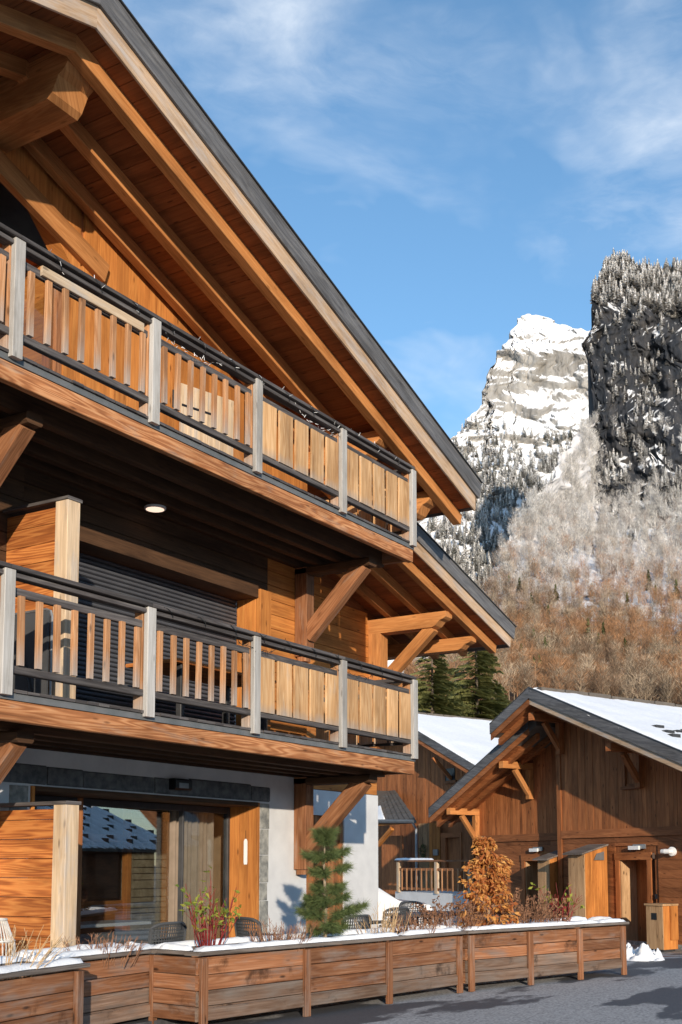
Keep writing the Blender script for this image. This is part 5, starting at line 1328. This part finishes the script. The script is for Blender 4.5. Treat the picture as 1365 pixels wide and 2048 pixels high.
def sample(P, U, rows, n_, c0, c1, y0, y1, seed, dens=None):
    """scatter over the visible patch of a relief, even per ground area as seen"""
    r = np.random.default_rng(seed); nu = P.shape[0]; res = []
    while len(res) < n_:
        c = r.uniform(c0, c1); i = int(np.searchsorted(U, c)); i = min(max(i, 0), nu - 1); y = r.uniform(y0, y1); j = int(np.searchsorted(-rows[i], -y))
        if j >= rows.shape[1] - 1 or y < rows[i, -1]: 
            if r.random() < .02: n_ -= 1
            continue
        if dens is not None and r.random() > dens(c, y): continue
        res.append((i, j, c, y))
    ij = np.array([(a, b) for a, b, _, _ in res]); return P[ij[:, 0], ij[:, 1]], np.array([q[2] for q in res]), np.array([q[3] for q in res])
BT = [bare_template(s_) for s_ in (1, 2, 3, 4)]; CT = [conifer_template(s_) for s_ in (5, 6, 7)]
r_ = np.random.default_rng(99)
brown = np.array([.22, .145, .095]); rust = np.array([.35, .19, .10]); tan_ = np.array([.37, .285, .20]); frost = np.array([.60, .585, .57]); olive = np.array([.10, .105, .04])
# bare wood on the lower slope, frosted higher up
Pw, cw, yw = sample(PA, UA, RA, 5200, 840, 1480, 850, 1420, 7, lambda c, y: (.8 if y < 1120 else .55) * (.04 if (y < 1010 and abs(c - (1158 - (y - 850) * .60)) < 17) else 1) * (1 if c < 1192 else np.clip((y - 960) / 110, .05, 1)))
fz = np.clip((1225 - yw) / 160 + r_.normal(0, .30, len(yw)), 0, 1)[:, None]; mixb = r_.random((len(yw), 1)); clump = fbm(Pw * .02, 3, 5)[:, None]
base = np.where(clump + (mixb - .5) * .5 > .52, rust, np.where(mixb > .45, brown, tan_)); colw = base * (1 - fz) + frost * fz
forest('bare_forest', BT, Pw, r_.uniform(8, 15, len(yw)) * np.interp(yw, [850, 1100, 1200, 1420], [1.0, .95, .75, .75]), colw, 'bare brown and frosted wood covering the slope below the cliff', 11)
# conifers dusted with snow: cliff crest, ledges and the flank of the peak
Pc, cc_, yc = sample(PA, UA, RA, 1300, 1190, 1480, 505, 660, 13, lambda c, y: np.clip((600 + (c - 1200) * .35 - y) / 30, .06, 1))
P2, c2_, y2_ = sample(PA, UA, RA, 800, 1195, 1480, 600, 1090, 14, lambda c, y: .06 + .9 * (fbm(np.array([[c * .03, y * .02, 3.]]), 3, 4)[0] > .56) * np.clip((y - 650) / 250, .3, 1))
Pq = np.concatenate([Pc, P2]); sn_ = r_.random((len(Pq), 1)); forest('snowy_conifers', CT, Pq, np.concatenate([r_.uniform(6, 13, len(Pc)), r_.uniform(4, 10, len(P2))]), (frost * 1.35) * sn_ ** .4 + np.array([.24, .24, .23]) * (1 - sn_ ** .4), 'snow dusted conifers on the cliff crest and ledges', 15)
P3, c3, y3 = sample(PB, UB, RB, 2600, 860, 1185, 850, 1330, 16, lambda c, y: np.clip((y - 850) / 120, .12, 1))
sn_ = r_.random((len(P3), 1)) ** .6; forest('frosted_conifers', CT, P3, r_.uniform(9, 17, len(P3)), (frost * 1.2) * sn_ + np.array([.20, .20, .17]) * (1 - sn_), 'frosted conifers on the flank below the snowy peak', 17)
P4, c4, y4 = sample(PA, UA, RA, 30, 900, 1400, 1180, 1400, 18); forest('green_conifers', CT, P4, r_.uniform(7, 12, len(P4)), np.tile(olive, (len(P4), 1)), 'scattered dark green conifers in the bare wood', 19)

# ================================================================== the house across the road, seen mirrored in the big window
ho = empty('opposite_house', (33, -10, GR), 'house across the road whose snowy roof shows mirrored in the big window', 'house')
box('wall', ho, 20.0, 44.0, -16.0, -8.6, 0.2, 2.6, 'shed_dark', ch=0)
pitch = .42
orf = slab('roof', ho, [(19.2, -7.6, 2.44), (19.2, -12.4, 2.44 + 4.8 * pitch), (19.2, -12.4, 2.3 + 4.8 * pitch), (19.2, -7.6, 2.3)], (25.6, 0, 0), 'roof_metal')
slab('roof', ho, [(19.2, -17.2, 2.44), (19.2, -12.41, 2.44 + 4.8 * pitch), (19.2, -12.41, 2.3 + 4.8 * pitch), (19.2, -17.2, 2.3)], (25.6, 0, 0), 'roof_metal')
for i in range(27):                       # snow in long ridges down the slope; the hollows between them keep dark snow stops
    x0 = 19.3 + i * .95
    for w0, w1, th in ((.0, .44, .20), (.50, .90, .05)):
        def fo(u, v, x0=x0, w0=w0, w1=w1): y = -7.5 - 4.85 * v; return (x0 + w0 + (w1 - w0) * u, y, 2.45 + (-7.6 - y) * pitch)
        snow_sheet('roof_snow', orf, fo, 6, 24, th, i * 7 + int(w0 * 10), scale=1.5)
    for j in range(4):
        y = -8.0 - j * 1.15 - (i % 2) * .35; z = 2.45 + (-7.6 - y) * pitch
        box('snow_stop', orf, x0 + .53, x0 + .92, y - .10, y, z, z + .22, 'dark_metal', 'x')

# ================================================================== unseen hills added behind the camera to cut low sky light
V = []; na = 60
for i in range(na):
    a = YAW + R(70) + R(220) * i / (na - 1)
    for d, hh in ((260, -2), (420, 30), (700, 85), (1000, 118), (1400, 90)):
        k_ = .75 + .5 * float(fbm(np.array([[math.cos(a) * 4, math.sin(a) * 4, d * .004]]), 4, 3)[0]); V.append((math.cos(a) * d, math.sin(a) * d, hh * k_ if hh > 0 else hh))
tag(make('sky_blocker_hills', V, [(i * 5 + j, (i + 1) * 5 + j, (i + 1) * 5 + j + 1, i * 5 + j + 1) for i in range(na - 1) for j in range(4)], 'hillside', None, smooth=True, origin=(0, 0, 0)), kind='structure')


# rusty drain channel crossing the yard
q0 = onZ(1312, 1924, .12); q1 = q0 - UU * -2.6
P = [q0, q0 + UU * 3.0, q0 + UU * 3.0 + VV * .22, q0 + VV * .22]
simple('rust', (0.16, 0.055, 0.03), (0.24, 0.09, 0.05), 14, 0.8)
dc = slab('drain_channel', None, [(p.x, p.y, ground_z(p.x, p.y) - .05) for p in P], (0, 0, .058), 'rust'); tag(dc, 'rust red drain channel let into the road right of the snow heap', 'drain')
